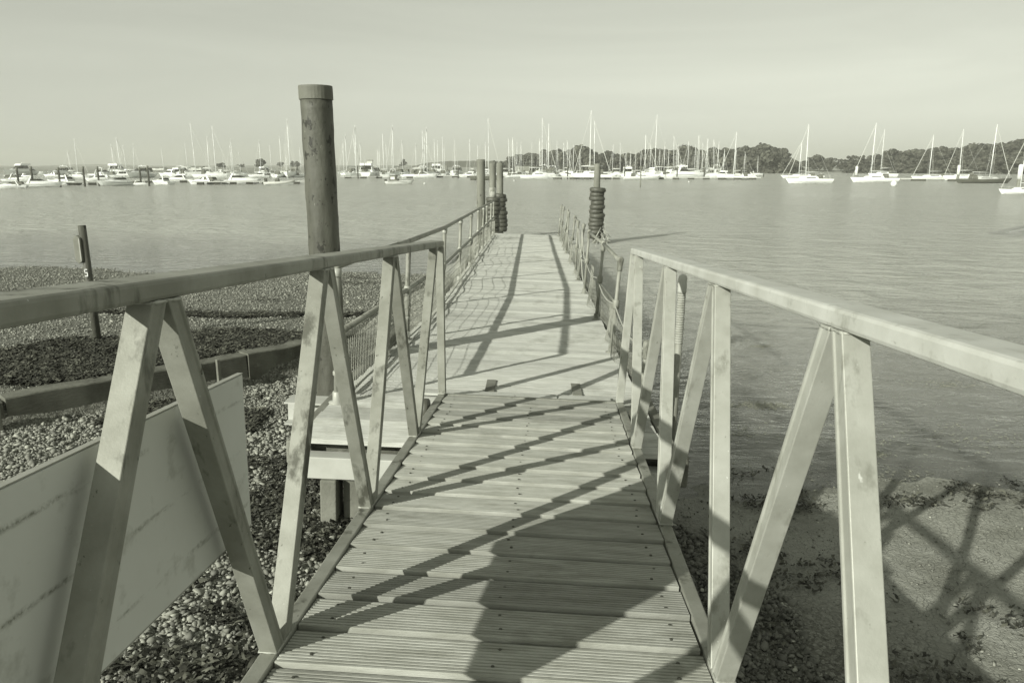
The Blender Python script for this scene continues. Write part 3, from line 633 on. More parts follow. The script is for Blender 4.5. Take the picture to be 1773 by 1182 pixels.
tyres(B, 27.4, 342, 408, 'the middle jetty end pile', 'tyres on the middle left pile', big=1.02)
tyres(D, 29.0, 336, 400, 'the rearmost pile at the jetty end', 'tyres on the rearmost left pile', first_tilt=0.12, big=0.96)
# tangle of weed-grown rope on the right pile
m = MB()
for q in range(16):
    a = rng.uniform(-0.6, 1.2); z = z_at(rng.uniform(385, 408), 27.3); p0 = Vector((Rp.x + 0.27 * cos(a), Rp.y - 0.27 * abs(sin(a)), z)); pts = [p0]
    for _ in range(5): pts.append(pts[-1] + Vector((rng.uniform(-.08, .11), rng.uniform(-.08, .03), rng.uniform(-.16, .03))))
    m.tube(pts, rng.uniform(0.008, 0.02), 5)
o = m.build('tangled_rope', M['rope'], None, smooth=True, origin=(Rp.x + .27, Rp.y, z_at(405, 27.3))); tag(o, 'tangle of frayed rope caught on the tyres of the lone right pile', 'rope')

# marker post on the beach with a plaque
px_ = at_z(170, 596, -0.36); gz = float(ground_z(px_.x, px_.y)); hp = 1.36
mk = thing('marker_post', 'slim dark post with rounded plaque and white painted mark on the left beach', 'post', (px_.x, px_.y, gz))
zt = 0.98
m = MB(); m.lathe((px_.x, px_.y, gz - .1), [(0.043, 0), (0.041, zt - gz + .1)], 18, jit=0.002, axis=(-0.012, 0, 1)); m.build('post', M['pile'], mk, smooth=True)
m = MB(); dR = Vector((1, -0.05, 0)).normalized()
def hexplate(cx, cz, hw, hh, off, th):
    pts = [(-hw, -hh * .8), (-hw * .2, -hh), (hw, -hh * .85), (hw, hh * .85), (-hw * .2, hh), (-hw, hh * .8)]
    f0 = [Vector((px_.x + cx + a, px_.y + off, cz + b)) for a, b in pts]; f1 = [q + Vector((0, th, 0)) for q in f0]; return f0, f1
m.prism(*hexplate(-0.060, 0.72, 0.042, 0.155, -0.06, 0.09)); m.build('plaque', M['timber_grey'], mk, bevel=0.006)
m = MB(); m.prism(*hexplate(-0.030, 0.72, 0.006, 0.135, -0.068, 0.007)); m.build('plaque_edge', M['metal_bright'], mk)
m = MB()   # painted figure: a hooked stroke like a 5
c5 = Vector((px_.x - 0.006, px_.y - 0.0465, 0.46))
for a, b, w5, h5 in ((0.000, 0.040, 0.034, 0.009), (-0.013, 0.022, 0.009, 0.036), (0.0, 0.006, 0.034, 0.009), (0.014, -0.013, 0.009, 0.034), (0.0, -0.033, 0.034, 0.009)):
    m.box(c5 + Vector((a, 0, b)), w5, 0.003, h5)
m.build('painted_mark', M['white'], mk)
m = MB(); m.lathe((px_.x, px_.y, gz - 0.01), [(0.085, 0), (0.088, 0.012), (0.05, 0.02)], 16); m.build('base_collar', M['whitebeam'], mk)

# sleepers retaining the upper beach
def sleeper(a, b, zt0, hgt_, th, label, nseg=14):
    a = Vector((a[0], a[1], zt0)); b = Vector((b[0], b[1], zt0 - 0.02)); d = (b - a).normalized(); n_ = Vector((-d.y, d.x, 0)).normalized()
    m = MB(); prev = None; rows = []
    for i in range(nseg + 1):
        p = a.lerp(b, i / nseg); e1 = noise.noise(p * 3) * 0.010; e2 = noise.noise(p * 2 + Vector((5, 0, 0))) * 0.012
        rows.append([p + n_ * e2 - Vector((0, 0, hgt_)), p + n_ * (th) - Vector((0, 0, hgt_)), p + n_ * (th + e1) + Vector((0, 0, e1)), p + n_ * (0.008 + e2) + Vector((0, 0, e1)), p + n_ * (e2) - Vector((0, 0, 0.010 - e1))])
    o0 = len(m.v)
    for r in rows: m.v += [tuple(q) for q in r]
    for i in range(nseg):
        for k in range(5): m.face((o0 + i * 5 + k, o0 + i * 5 + (k + 1) % 5, o0 + (i + 1) * 5 + (k + 1) % 5, o0 + (i + 1) * 5 + k))
    m.face([o0 + k for k in range(5)][::-1]); m.face([o0 + nseg * 5 + k for k in range(5)])
    o = m.build('timber_sleeper', M['timber_dark'], None, origin=tuple((a + b) / 2 - Vector((0, 0, hgt_ - 0.05))))
    return tag(o, label, 'sleeper', 'timber sleepers edging the upper beach')
def wp(t): return (-3.78 + 1.53 * t, 0.46 + 1.79 * t)
sleeper(wp(-0.75), wp(0.02), -0.26, 0.40, 0.20, 'nearest dark timber sleeper at the left edge of the beach wall')
sleeper(wp(0.03), wp(0.93), -0.255, 0.40, 0.20, 'long dark timber sleeper in the middle of the beach wall')
sleeper((-2.335, 2.13), (-1.42, 3.36), -0.262, 0.42, 0.22, 'short chamfered sleeper set back at the right end of the beach wall')
m = MB(); p = wp(0.0); m.box((p[0] + .02, p[1] - .03, -0.42), 0.05, 0.04, 0.30, X=(0.65, 0.76, 0), Y=(-0.76, 0.65, 0)); o = m.build('stake', M['timber_grey'], None, origin=(p[0], p[1], -0.5), bevel=0.005); tag(o, 'pale timber stake pinned against the near sleeper joint', 'stake', 'stakes against the sleepers')
m = MB(); p = wp(0.80); m.box((p[0] + .02, p[1] - .03, -0.40), 0.035, 0.04, 0.30, X=(0.65, 0.76, 0), Y=(-0.76, 0.65, 0)); o = m.build('stake', M['timber_grey'], None, origin=(p[0], p[1], -0.5), bevel=0.005); tag(o, 'thin pale stake against the far end of the middle sleeper', 'stake', 'stakes against the sleepers')

# ------------------------------------------------------------------ shingle, weed
def fast_mesh(name, v, f, tone, m, label=None, cat=None, kind='stuff', origin=(0, 0, 0), smooth=False):
    me = bpy.data.meshes.new(name); me.vertices.add(len(v)); me.vertices.foreach_set('co', (v - np.array(origin)).astype(np.float32).ravel())
    k = f.shape[1]; me.loops.add(f.size); me.loops.foreach_set('vertex_index', f.astype(np.int32).ravel())
    me.polygons.add(len(f)); me.polygons.foreach_set('loop_start', np.arange(0, f.size, k, dtype=np.int32))
    if smooth: me.polygons.foreach_set('use_smooth', np.ones(len(f), bool))
    me.update(); a = me.attributes.new('tone', 'FLOAT', 'FACE'); a.data.foreach_set('value', tone.astype(np.float32)); me.materials.append(m)
    o = bpy.data.objects.new(name, me); o.location = origin; C.objects.link(o)
    return tag(o, label, cat, kind=kind)
PHI = (1 + 5 ** .5) / 2
ICO = np.array([(-1, PHI, 0), (1, PHI, 0), (-1, -PHI, 0), (1, -PHI, 0), (0, -1, PHI), (0, 1, PHI), (0, -1, -PHI), (0, 1, -PHI), (PHI, 0, -1), (PHI, 0, 1), (-PHI, 0, -1), (-PHI, 0, 1)]) / sqrt(1 + PHI * PHI)
ICF = np.array([(0, 11, 5), (0, 5, 1), (0, 1, 7), (0, 7, 10), (0, 10, 11), (1, 5, 9), (5, 11, 4), (11, 10, 2), (10, 7, 6), (7, 1, 8), (3, 9, 4), (3, 4, 2), (3, 2, 6), (3, 6, 8), (3, 8, 9), (4, 9, 5), (2, 4, 11), (6, 2, 10), (8, 6, 7), (9, 8, 1)])
def stones(xy, size, sink=0.25, tlo=0.0, thi=1.0, dark=0.0, smax=0.027):
    size = np.clip(size, 0.003, smax); n = len(xy); z = ground_z(xy[:, 0], xy[:, 1]); sc = size[:, None] * rng.uniform(0.55, 1.45, (n, 3)) * np.array([1, 1, 0.62])
    V = ICO[None] * rng.uniform(0.5, 1.4, (n, 12, 1)) * sc[:, None]
    a = rng.uniform(0, 2 * pi, n); b = rng.uniform(-.7, .7, n); ca, sa, cb, sb = np.cos(a), np.sin(a), np.cos(b), np.sin(b)
    x = V[..., 0] * cb[:, None] + V[..., 2] * sb[:, None]; zz = -V[..., 0] * sb[:, None] + V[..., 2] * cb[:, None]; y = V[..., 1]
    X = x * ca[:, None] - y * sa[:, None]; Y = x * sa[:, None] + y * ca[:, None]
    lift = size * (0.5 - sink) + rng.uniform(0, 1, n) ** 2 * size * 0.9
    P = np.stack([X + xy[:, :1], Y + xy[:, 1:2], zz + (z + lift)[:, None]], -1).reshape(-1, 3)
    F = (ICF[None] + (np.arange(n) * 12)[:, None, None]).reshape(-1, 3)
    t = np.clip(rng.beta(1.7, 2.3, n) * (thi - tlo) + tlo - dark, 0, 1); t = np.where(rng.uniform(size=n) < 0.03, 1.0, t)
    return P, F, np.repeat(t, 20)
def scatter(n, x0, x1, y0, y1, cond=None):
    p = np.stack([rng.uniform(x0, x1, n), rng.uniform(y0, y1, n)], -1)
    return p[cond(p[:, 0], p[:, 1])] if cond is not None else p
def weed_amt(x, y):
    """where seaweed lies on the shore (0..1)"""
    x = np.asarray(x); y = np.asarray(y); ws = wall_side(x, y)
    matc = (((x + 3.55) * 0.86 + (y - 2.25) * 0.5) / 2.15) ** 2 + ((-(x + 3.55) * 0.5 + (y - 2.25) * 0.86) / 1.05) ** 2
    big = (ws > 0.22) & (matc + 0.35 * (vnoise(x, y, 2.5, 9) - 0.5) < 1)
    near = (ws < -0.1) & (x < -0.2) & (vnoise(x, y, 1.5, 4) * 0.6 + vnoise(x, y, 4.1, 8) * 0.4 > 0.56)
    foot = (np.abs(x + 0.45) < 0.8) & (np.abs(y + 0.9) < 0.5) & (vnoise(x, y, 3, 14) > 0.35)
    line = (ws > 0.3) & (vnoise(x * 0.5, y * 1.5, 1.2, 11) > 0.80) & (y > 4)
    rgt = (x > 1.0) & (vnoise(x, y, 1.6, 21) * 0.55 + vnoise(x, y, 4.7, 22) * 0.45 > 0.63 + 0.10 * sstep(2.4, 4, x)) & (y < 1.3)
    tide = (x > 1.0) & (np.abs(y - 0.45 + 0.25 * np.sin(x * 1.3)) < 0.22) & (vnoise(x, y, 3.1, 25) > 0.42 + 0.1 * sstep(2, 4, x))
    return (big * 1.0 + near * 0.9 + foot * .9 + line * .5 + rgt * .30 * (vnoise(x, y, 17, 33) > .35) + tide * .35)
A_ = scatter(85000, -4.6, 0.6, -4.6, 3.0, lambda x, y: (wall_side(x, y) < -0.02) & (x > -4.6) & (x < 0.15 + 0.3 * vnoise(x, y, 2, 3)))
B_ = scatter(15000, -3.6, 0.6, -3.5, 0.8, lambda x, y: wall_side(x, y) < -0.05)
P1 = stones(A_, rng.lognormal(-4.58, 0.32, len(A_)))
P2 = stones(B_, rng.lognormal(-4.5, 0.42, len(B_)))
C_ = scatter(100000, -17, -1.0, 0.6, 15.0, lambda x, y: (wall_side(x, y) > 0.2) & (np.abs(x) < 1.2 + 0.72 * (y + 5.2)) & (vnoise(x, y, 0.9, 31) > 0.1))
C_ = C_[rng.uniform(size=len(C_)) < np.clip(9 / (C_[:, 1] + 5) , 0.25, 1)]
P3 = stones(C_, rng.lognormal(-4.8, 0.32, len(C_)) * (1 + 0.06 * np.clip(C_[:, 1], 0, 12)), tlo=0.15, thi=0.75)
D_ = scatter(42000, 0.5, 4.2, -4.8, 0.4, lambda x, y: (x - 0.9 + 0.45 * (y + 1.5) < 1.3 * vnoise(x, y, 1.4, 6) + 1.05))
P4 = stones(D_, rng.lognormal(-4.35, 0.4, len(D_)), sink=0.42, dark=0.18, thi=0.62)  # stones beside the gangway darkened, its shadow deepened through their tone
E_ = scatter(5000, 1.6, 7.5, -3, 1.2); P5 = stones(E_, rng.lognormal(-5.1, 0.4, len(E_)), sink=0.4, tlo=0.0, thi=.6)
V, F, Tn, o = [], [], [], 0
for p_, f_, t_2 in (P1, P2, P3, P4, P5): V.append(p_); F.append(f_ + o); Tn.append(t_2); o += len(p_)
fast_mesh('shingle', np.concatenate(V), np.concatenate(F), np.concatenate(Tn), M['stone'], 'loose grey flint shingle covering the foreshore', 'shingle', origin=(-2, 0, -0.5))
def weeds(xy, ln, layers=1.0):
    n = len(xy); z = ground_z(xy[:, 0], xy[:, 1]) + 0.012 + rng.uniform(0, 0.03, n) * layers; a = rng.uniform(0, 2 * pi, n); k = 4
    V = np.zeros((n, k, 2, 3)); cx, cy, cz = xy[:, 0].copy(), xy[:, 1].copy(), z.copy(); w_ = rng.uniform(0.004, 0.011, n)
    for i in range(k):
        dx, dy = np.cos(a), np.sin(a); wz = rng.uniform(-.8, .8, n) * w_
        V[:, i, 0] = np.stack([cx - dy * w_, cy + dx * w_, cz + wz], -1); V[:, i, 1] = np.stack([cx + dy * w_, cy - dx * w_, cz - wz], -1)
        cx += dx * ln / k; cy += dy * ln / k; cz += rng.uniform(-0.010, 0.011, n); a = a + rng.uniform(-1.0, 1.0, n)
    i0 = (np.arange(n) * 2 * k)[:, None]; F = np.concatenate([np.stack([i0 + 2 * i, i0 + 2 * i + 1, i0 + 2 * i + 3, i0 + 2 * i + 2], -1) for i in range(k - 1)], 1).reshape(-1, 4)
    return V.reshape(-1, 3), F, np.repeat(rng.uniform(0, 1, n) ** 1.6, k - 1)
def wsc(n, *b): 
    p = scatter(n, *b); return p[rng.uniform(size=len(p)) < weed_amt(p[:, 0], p[:, 1])]
w1 = wsc(70000, -3.8, 0.8, -4.2, 2.6); w2 = wsc(110000, -6.2, -1.2, 0.6, 5.2); w3 = wsc(90000, 1.0, 8, -3.5, 1.4); w4 = wsc(30000, -10, -1, 4, 14)
V, F, Tn, o = [], [], [], 0
for q, l_ in ((w1, .07), (w2, .10), (w3, .06), (w4, .12)):
    p_, f_, t_2 = weeds(q, rng.uniform(0.4, 1.3, len(q)) * l_); V.append(p_); F.append(f_ + o); Tn.append(t_2); o += len(p_)
fast_mesh('seaweed', np.concatenate(V), np.concatenate(F), np.concatenate(Tn), M['weed'], 'dark dried seaweed lying in mats and scraps over shingle and mud', 'seaweed', origin=(0, 0, -0.6))
# scraps of weed and foam afloat on the shallow water
def scraps(centres):
    V, F, Tn, o = [], [], [], 0
    for (x, y, r, n, tn) in centres:
        q = np.stack([x + rng.normal(0, r, n), y + rng.normal(0, r * 0.45, n)], -1); a = rng.uniform(0, pi, n); l_ = rng.uniform(.004, .018, n) * (1 + 0.06 * max(0, y)); w_ = l_ * rng.uniform(.2, .5, n)
        dx, dy = np.cos(a) * l_, np.sin(a) * l_; ex, ey = -np.sin(a) * w_, np.cos(a) * w_; z = np.full(n, WZ + 0.004) + rng.uniform(0, .004, n)
        P = np.stack([np.stack([q[:, 0] + s1 * dx + s2 * ex, q[:, 1] + s1 * dy + s2 * ey, z], -1) for s1, s2 in ((-1, -1), (1, -1), (1.1, 1), (-.9, 1))], 1)
        V.append(P.reshape(-1, 3)); F.append(np.arange(n * 4).reshape(n, 4) + o); o += n * 4; Tn.append(np.clip(rng.normal(tn, .2, n), 0, 3))
    return np.concatenate(V), np.concatenate(F), np.concatenate(Tn)
cs = []
for (px0, py0, r, n) in ((1316, 600, .10, 110), (1322, 702, .16, 420), (1500, 785, .09, 300), (1195, 905, .3, 200), (1260, 590, .2, 60), (1590, 480, .5, 150), (1640, 665, .25, 160), (1700, 760, .4, 160), (1180, 470, .8, 90), (1420, 645, .5, 90), (1250, 750, .35, 160), (1530, 830, .4, 260), (1690, 525, .6, 60)):
    p_ = at_z(px0, py0, WZ); cs.append((p_.x, p_.y, r, n, 0.9))
for _ in range(45):
    p_ = at_z(rng.uniform(1160, 1773), rng.uniform(560, 850), WZ); cs.append((p_.x, p_.y, rng.uniform(.05, .35), int(rng.integers(4, 16)), rng.uniform(.2, 2.5)))
v_, f_, t_2 = scraps(cs); fast_mesh('floating_scraps', v_, f_, t_2, attr_mix(mat('weed_scraps', 0.05, 0.08, 9, rough=0.6), 'tone', 0.6, 5), 'scraps of weed and froth floating on the shallow water right of the jetty', 'weed', origin=(3, 2, WZ))

# ------------------------------------------------------------------ far shore: trees
def crown(w_, h_, n, seed):
    r = np.random.default_rng(seed); nb = 22
    bc = np.stack([r.normal(0, w_ * 0.24, nb), r.normal(0, w_ * 0.20, nb), r.uniform(0.22, 0.86, nb) * h_], -1); br = r.uniform(0.13, 0.25, nb) * w_ * (1.1 - 0.45 * bc[:, 2] / h_)
    i = r.integers(0, nb, n); d = r.normal(size=(n, 3)); d /= np.linalg.norm(d, axis=1)[:, None]; d[:, 2] = np.abs(d[:, 2]) * np.where(r.uniform(size=n) < .75, 1, -1)
    c = bc[i] + d * (br[i] * r.uniform(0.75, 1.12, n))[:, None] * np.array([1, 1, 0.8]); c[:, 2] = np.maximum(c[:, 2], 0.3)
    t1 = np.cross(d, r.normal(size=(n, 3))); t1 /= np.linalg.norm(t1, axis=1)[:, None]; t2 = np.cross(d, t1) ; t2 += d * r.uniform(-.8, .8, n)[:, None]
    s_ = r.uniform(0.18, 0.42, n)[:, None] * w_ / 9
    P = np.stack([c - t1 * s_ - t2 * s_ * .6, c + t1 * s_ - t2 * s_ * .5, c + t1 * s_ * .6 + t2 * s_, c - t1 * s_ * .8 + t2 * s_ * .8], 1).reshape(-1, 3)
    bt = r.uniform(.2, .8, nb); return P, np.arange(n * 4).reshape(n, 4), np.clip(bt[i] + r.normal(0, .2, n), 0, 1)
TREES = []
def tree_proto(i):
    w_, h_ = [(9, 9), (8, 10), (11, 9), (7.5, 8), (10, 7)][i]
    t = thing('broadleaf_tree', 'x', 'tree', (0, 0, 0))
    v_, f_, tt = crown(w_, h_, 2600, 50 + i); o = fast_mesh('crown', v_, f_, tt, M['leaf'], None, None, kind=None); o.parent = t
    m = MB(); m.lathe((0, 0, -0.6), [(0.32, 0), (0.24, h_ * .25), (0.15, h_ * .5), (0.06, h_ * .75)], 8, jit=.05)
    for q in range(4):
        a = q * 1.7 + i; m.tube([(0, 0, h_ * .22), (cos(a) * w_ * .12, sin(a) * w_ * .12, h_ * .4), (cos(a) * w_ * .25, sin(a) * w_ * .22, h_ * .58)], [0.13, 0.09, 0.03], 6)
    m.build('trunk', M['bark'], t); return t
PT = [tree_proto(i) for i in range(5)]; usedT = [False] * 5; PH = [9, 10, 9, 8, 7]
def tree(px, dist, ytop, label, group=None, i=None, base=None, wf=1.0):
    i = int(rng.integers(0, 5)) if i is None else i
    p = at_d(px, dist, 0); zb = float(hgt(p.x, p.y)) - .1 if base is None else base; h = (z_at(ytop, dist, px) - zb) * 1.02; s_ = h / PH[i]
    if not usedT[i]: t = PT[i]; usedT[i] = True; 
    else: t = dup(PT[i], (0, 0, 0))
    t.location = (p.x, p.y, zb); t.rotation_euler = (0, 0, rng.uniform(0, 6.28)); t.scale = (s_ * wf * rng.uniform(.9, 1.15), s_ * wf * rng.uniform(.9, 1.15), s_)
    t['label'] = label; t['category'] = 'tree'
    if group: t['group'] = group
    elif 'group' in t.keys(): del t['group']
    return t
tree(451, 395, 275, 'round solitary tree on the far shore between the left masts', i=2, wf=0.95)
tree(699, 470, 275, 'small dark solitary tree on the far shore near the centre', i=0, wf=0.7)
for k_, (a, b) in enumerate(((382, 282), (418, 284), (487, 280), (508, 278), (514, 281))): tree(a, 520, b, ['lowest bushy tree left of the solitary tree', 'second low bushy tree left of the solitary tree', 'left one of the low trees right of the solitary tree', 'middle one of the low trees right of the solitary tree', 'right one of the low trees right of the solitary tree'][k_], 'low trees on the left far shore', wf=1.2)
GR = 'trees of the wood behind the marina'; LB = 'leafy tree merging with its neighbours in the wood behind the marina masts'
def prof(xs, x): return float(np.interp(x, [q[0] for q in xs], [q[1] for q in xs]))
P_C = [(880, 269), (905, 266), (938, 264), (945, 258), (1000, 257), (1040, 261), (1090, 264), (1110, 261), (1130, 255), (1170, 256), (1185, 253), (1250, 254), (1262, 258), (1290, 251), (1330, 251), (1345, 258), (1360, 270), (1372, 279)]
P_R = [(1378, 281), (1388, 270), (1420, 271), (1448, 276), (1462, 270), (1480, 266), (1520, 268), (1545, 259), (1575, 264), (1610, 257), (1650, 251), (1700, 252), (1728, 243), (1760, 241), (1800, 240), (1840, 238)]
x = 884
while x < 1372:
    for rr, (dist, dy) in enumerate(((372, 0), (345, 7), (326, 17))):
        if rr == 2 and x < 1180: continue
        tree(x + rng.uniform(-4, 4), dist + rng.uniform(-8, 8), prof(P_C, x) + dy + rng.uniform(-2, 3.5), LB, GR, wf=1.1 if x < 1300 else 0.95)
    x += 15.5
LB2 = 'leafy tree merging with its neighbours in the wood on the right bank'; GR2 = 'trees of the wood on the right bank'
x = 1382
while x < 1835:
    for rr, (dist, dy) in enumerate(((392, 0), (368, 8), (346, 20), (334, 30))):
        yt = prof(P_R, x) + dy + rng.uniform(-2, 3)
        if yt > 290: continue
        tree(x + rng.uniform(-4, 4), dist + rng.uniform(-5, 5), yt, LB2, GR2, wf=1.05 if rr < 2 else 1.3)
    x += 18
# distant ridge
def ridge(name, px0, px1, dist, tops, label):
    m = MB(); n = 60; A0 = []
    for i in range(n + 1):
        px = px0 + (px1 - px0) * i / n; yt = prof(tops, px) + rng.uniform(-.25, .25); f = at_d(px, dist, -3); b = at_d(px, dist * 1.12, -3); t_ = at_d(px, dist * 1.05, z_at(yt, dist * 1.05, px)); A0.append((f, t_, b))
    o = len(m.v)
    for r in A0: m.v += [tuple(q) for q in r]
    for i in range(n):
        m.face((o + 3 * i, o + 3 * i + 3, o + 3 * i + 4, o + 3 * i + 1)); m.face((o + 3 * i + 1, o + 3 * i + 4, o + 3 * i + 5, o + 3 * i + 2))
    ob = m.build(name, M['hill'], None, smooth=True, origin=tuple(A0[n // 2][0])); ob['kind'] = 'structure'; return ob
ridge('hills', -60, 420, 2300, [(-60, 288), (0, 287), (60, 287.5), (120, 285), (190, 284.5), (260, 287), (420, 290)], '')
ridge('hills', 10, 300, 1100, [(10, 291), (60, 290), (110, 289.5), (170, 290), (300, 292)], '')
ridge('hills', 705, 900, 620, [(705, 290), (740, 282), (775, 279), (820, 278.5), (870, 279), (900, 284)], '')

# low buildings behind the pontoons
def building(px, w_px, ytop, dist, label, gable=True, m_=None, tower=False):
    p = at_d(px, dist, 0); zb = float(hgt(p.x, p.y)); w0 = w_px / FPX * dist; h = z_at(ytop, dist, px) - zb
    ang = math.atan2(CAM.x - p.x, -(CAM.y - p.y)); t = thing('building', label, 'building', (p.x, p.y, zb), 'low buildings behind the marina')
    X = Vector((cos(-ang) if False else 1, 0, 0)); d = w0 * 0.6; m = MB(); wh = h * (0.62 if gable else 0.94)
    m.box((p.x, p.y, zb + wh / 2 - .2), w0, d, wh + .4); m.build('wall', m_ or M['wall'], t)
    m = MB()
    if gable:
        m.prism([(p.x - w0 * .53, p.y - d * .56, zb + wh), (p.x - w0 * .53, p.y, zb + h), (p.x - w0 * .53, p.y + d * .56, zb + wh)], [(p.x + w0 * .53, p.y - d * .56, zb + wh), (p.x + w0 * .53, p.y, zb + h), (p.x + w0 * .53, p.y + d * .56, zb + wh)])
    else: m.box((p.x, p.y, zb + wh + h * .03), w0 * 1.06, d * 1.06, h * .06)
    m.build('roof', M['roof'], t)
    nw = max(1, int(w0 / 3.2))
    for i in range(nw):
        m = MB(); m.box((p.x - w0 / 2 + w0 * (i + .5) / nw, p.y - d / 2 - .02, zb + wh * .55), min(1.4, w0 / nw * .5), 0.08, wh * .35); m.build('window', M['window'], t)
    return t
building(641, 9, 277, 330, 'white tower-like building standing above the central yachts', gable=False)
building(634, 22, 285, 335, 'pale low building beside the white tower')
building(338, 26, 288, 330, 'long pale shed at the left behind the flybridge cruisers')
building(275, 20, 290, 330, 'small pale shed at the far left behind the motor boats')
building(500, 26, 289, 330, 'long pale shed just left of the big pile')
building(758, 30, 287, 335, 'wide pale shed below the grassy hill')
building(905, 24, 288, 320, 'pale shed left of the tall yacht at the centre')

# ------------------------------------------------------------------ boats (bow along +X, waterline at z = 0)
def hull_mesh(Lh, B, fb, fs, bow=0.35, stern=0.8, draft=0.25, rake=0.08, n=14):
    """lofted hull with flat deck; returns MB and deck height function"""
    m = MB(); secs = []
    for i in range(n + 1):
        t = i / n; x = -Lh / 2 + Lh * t
        hb = B / 2 * (stern + (1 - stern) * sin(min(1, t / .45) * pi / 2)) * (1 if t < .45 else max(0.015, cos((t - .45) / .55 * pi / 2) ** (0.62)))
        dz = fs + (fb - fs) * t ** 2; kz = -draft * (1 - t ** 5)
        xr = x + rake * Lh * max(0, (t - .6) / .4) * 0; sec = []
        for (a, q) in ((0, 0), (.45, .12), (.82, .42), (.97, .72), (1.0, 1.0)):
            zz = kz + (dz - kz) * q; fwd = rake * Lh * (t ** 3) * (q - .4) - 0.04 * Lh * (1 - t) ** 3 * (q)
            sec.append((x + fwd, hb * a, zz))
        secs.append(sec)
    o = len(m.v); w_ = 9
    for sec in secs:
        for (x, y, z) in [(x, -y, z) for x, y, z in sec[::-1]] + [(x, y, z) for x, y, z in sec[1:]]: m.v.append((x, y, z))
    for i in range(n):
        for j in range(w_ - 1): m.face((o + i * w_ + j, o + (i + 1) * w_ + j, o + (i + 1) * w_ + j + 1, o + i * w_ + j + 1))
        m.face((o + i * w_, o + i * w_ + w_ - 1, o + (i + 1) * w_ + w_ - 1, o + (i + 1) * w_))
    m.face([o + j for j in range(w_)][::-1])
    return m, (lambda x: fs + (fb - fs) * ((x + Lh / 2) / Lh) ** 2)
def cabin(m, pts0, top, h0, h1):
    """pts0: [(x, halfwidth)] lower outline front to back, top likewise"""
    a = [(x, -y, h0 if not callable(h0) else h0(x)) for x, y in pts0] + [(x, y, h0 if not callable(h0) else h0(x)) for x, y in pts0[::-1]]
    b = [(x, -y, h1 if not callable(h1) else h1(x)) for x, y in top] + [(x, y, h1 if not callable(h1) else h1(x)) for x, y in top[::-1]]
    m.prism(a, b)
def rigging(t, mx, dk, mh, Lh, B, r=0.016, r2=0.085, detail=True):
    m = MB(); m.tube([(mx, 0, dk), (mx - .04, 0, dk + mh * .5), (mx - .12, 0, dk + mh)], [r2, r2 * .95, r2 * .7], 6); ms = m.build('mast', M['mast'], t, smooth=True)
    m = MB(); bl = Lh * .36; m.tube([(mx - .1, 0, dk + 1.15), (mx - bl, 0, dk + 1.2)], r2 * .6, 6); bo = m.build('boom', M['mast'], t, smooth=True)
    m = MB(); m.tube([(mx - .15, 0, dk + 1.34), (mx - bl * .5, 0, dk + 1.36), (mx - bl * .97, 0, dk + 1.28)], [.15, .13, .07], 6); m.build('furled_sail', M['canvas_light'] if not detail else M['canvas'], bo, smooth=True)
    m = MB(); top = (mx - .1, 0, dk + mh * .97)
    m.tube([top, (Lh * .49, 0, dk + .15)], r * 3.6, 5); m.tube([top, (-Lh * .49, 0, dk)], r, 3)
    for sd in (-1, 1):
        m.tube([top, (mx - .1, sd * B * .22, dk + mh * .62), (mx - .15, sd * B * .42, dk)], r, 3)
        m.tube([(mx - .05, 0, dk + mh * .62), (mx - .1, sd * B * .22, dk + mh * .62)], r * 1.5, 4)
        m.tube([(mx - .05, 0, dk + mh * .6), (mx - .3, sd * B * .40, dk)], r, 3)
    m.build('rigging', M['wire'], ms)
def rails(t, Lh, B, dkf, z=0.55):
    m = MB()
    for sd in (-1, 1):
        pts = [(x, sd * min(B * .46, B * .5 * max(0.03, cos(max(0, (x / Lh + .5 - .45) / .55) * pi / 2) ** .62)), dkf(x) + z) for x in np.linspace(-Lh * .46, Lh * .485, 9)]
        m.tube(pts, .014, 3)
        for q in pts[::1]: m.tube([(q[0], q[1], q[2] - z), q], .014, 3)
    m.build('guard_rail', M['wire'], t)
def yacht(Lh=9.5, B=3.0, mh=11.5, dark=False, small=False):
    t = thing('sailing_yacht', 'x', 'yacht', (0, 0, 0)); fb, fs = 1.15 * Lh / 10, 0.9 * Lh / 10
    m, dk = hull_mesh(Lh, B, fb, fs); m.build('hull', M['hullgrey'] if dark else M['hull'], t, smooth=False)
    m = MB(); cabin(m, [(Lh * .27, .25), (Lh * .12, B * .27), (-Lh * .18, B * .31), (-Lh * .2, B * .31)], [(Lh * .2, .2), (Lh * .1, B * .2), (-Lh * .17, B * .26), (-Lh * .18, B * .26)], lambda x: dk(x) - .05, fs + .5)
    cb = m.build('cabin', M['hull'] if not dark else M['deckw'], t)
    for sd in (-1, 1): m = MB(); m.box((-Lh * .02, sd * B * .278, fs + .28), Lh * .22, .05, .14); m.build('window', M['window'], cb)
    m = MB(); cabin(m, [(-Lh * .2, B * .30), (-Lh * .30, B * .30)], [(-Lh * .215, B * .24), (-Lh * .29, B * .24)], fs + .05, fs + 1.0); m.build('spray_hood', M['canvas'], t)
    rigging(t, Lh * .08, fs + .4, mh, Lh, B); rails(t, Lh, B, dk)
    m = MB(); m.tube([(-Lh * .48, -.15, fs), (-Lh * .5, -.15, fs + 1.1)], .02, 4); m.build('stern_post', M['wire'], t)
    return t
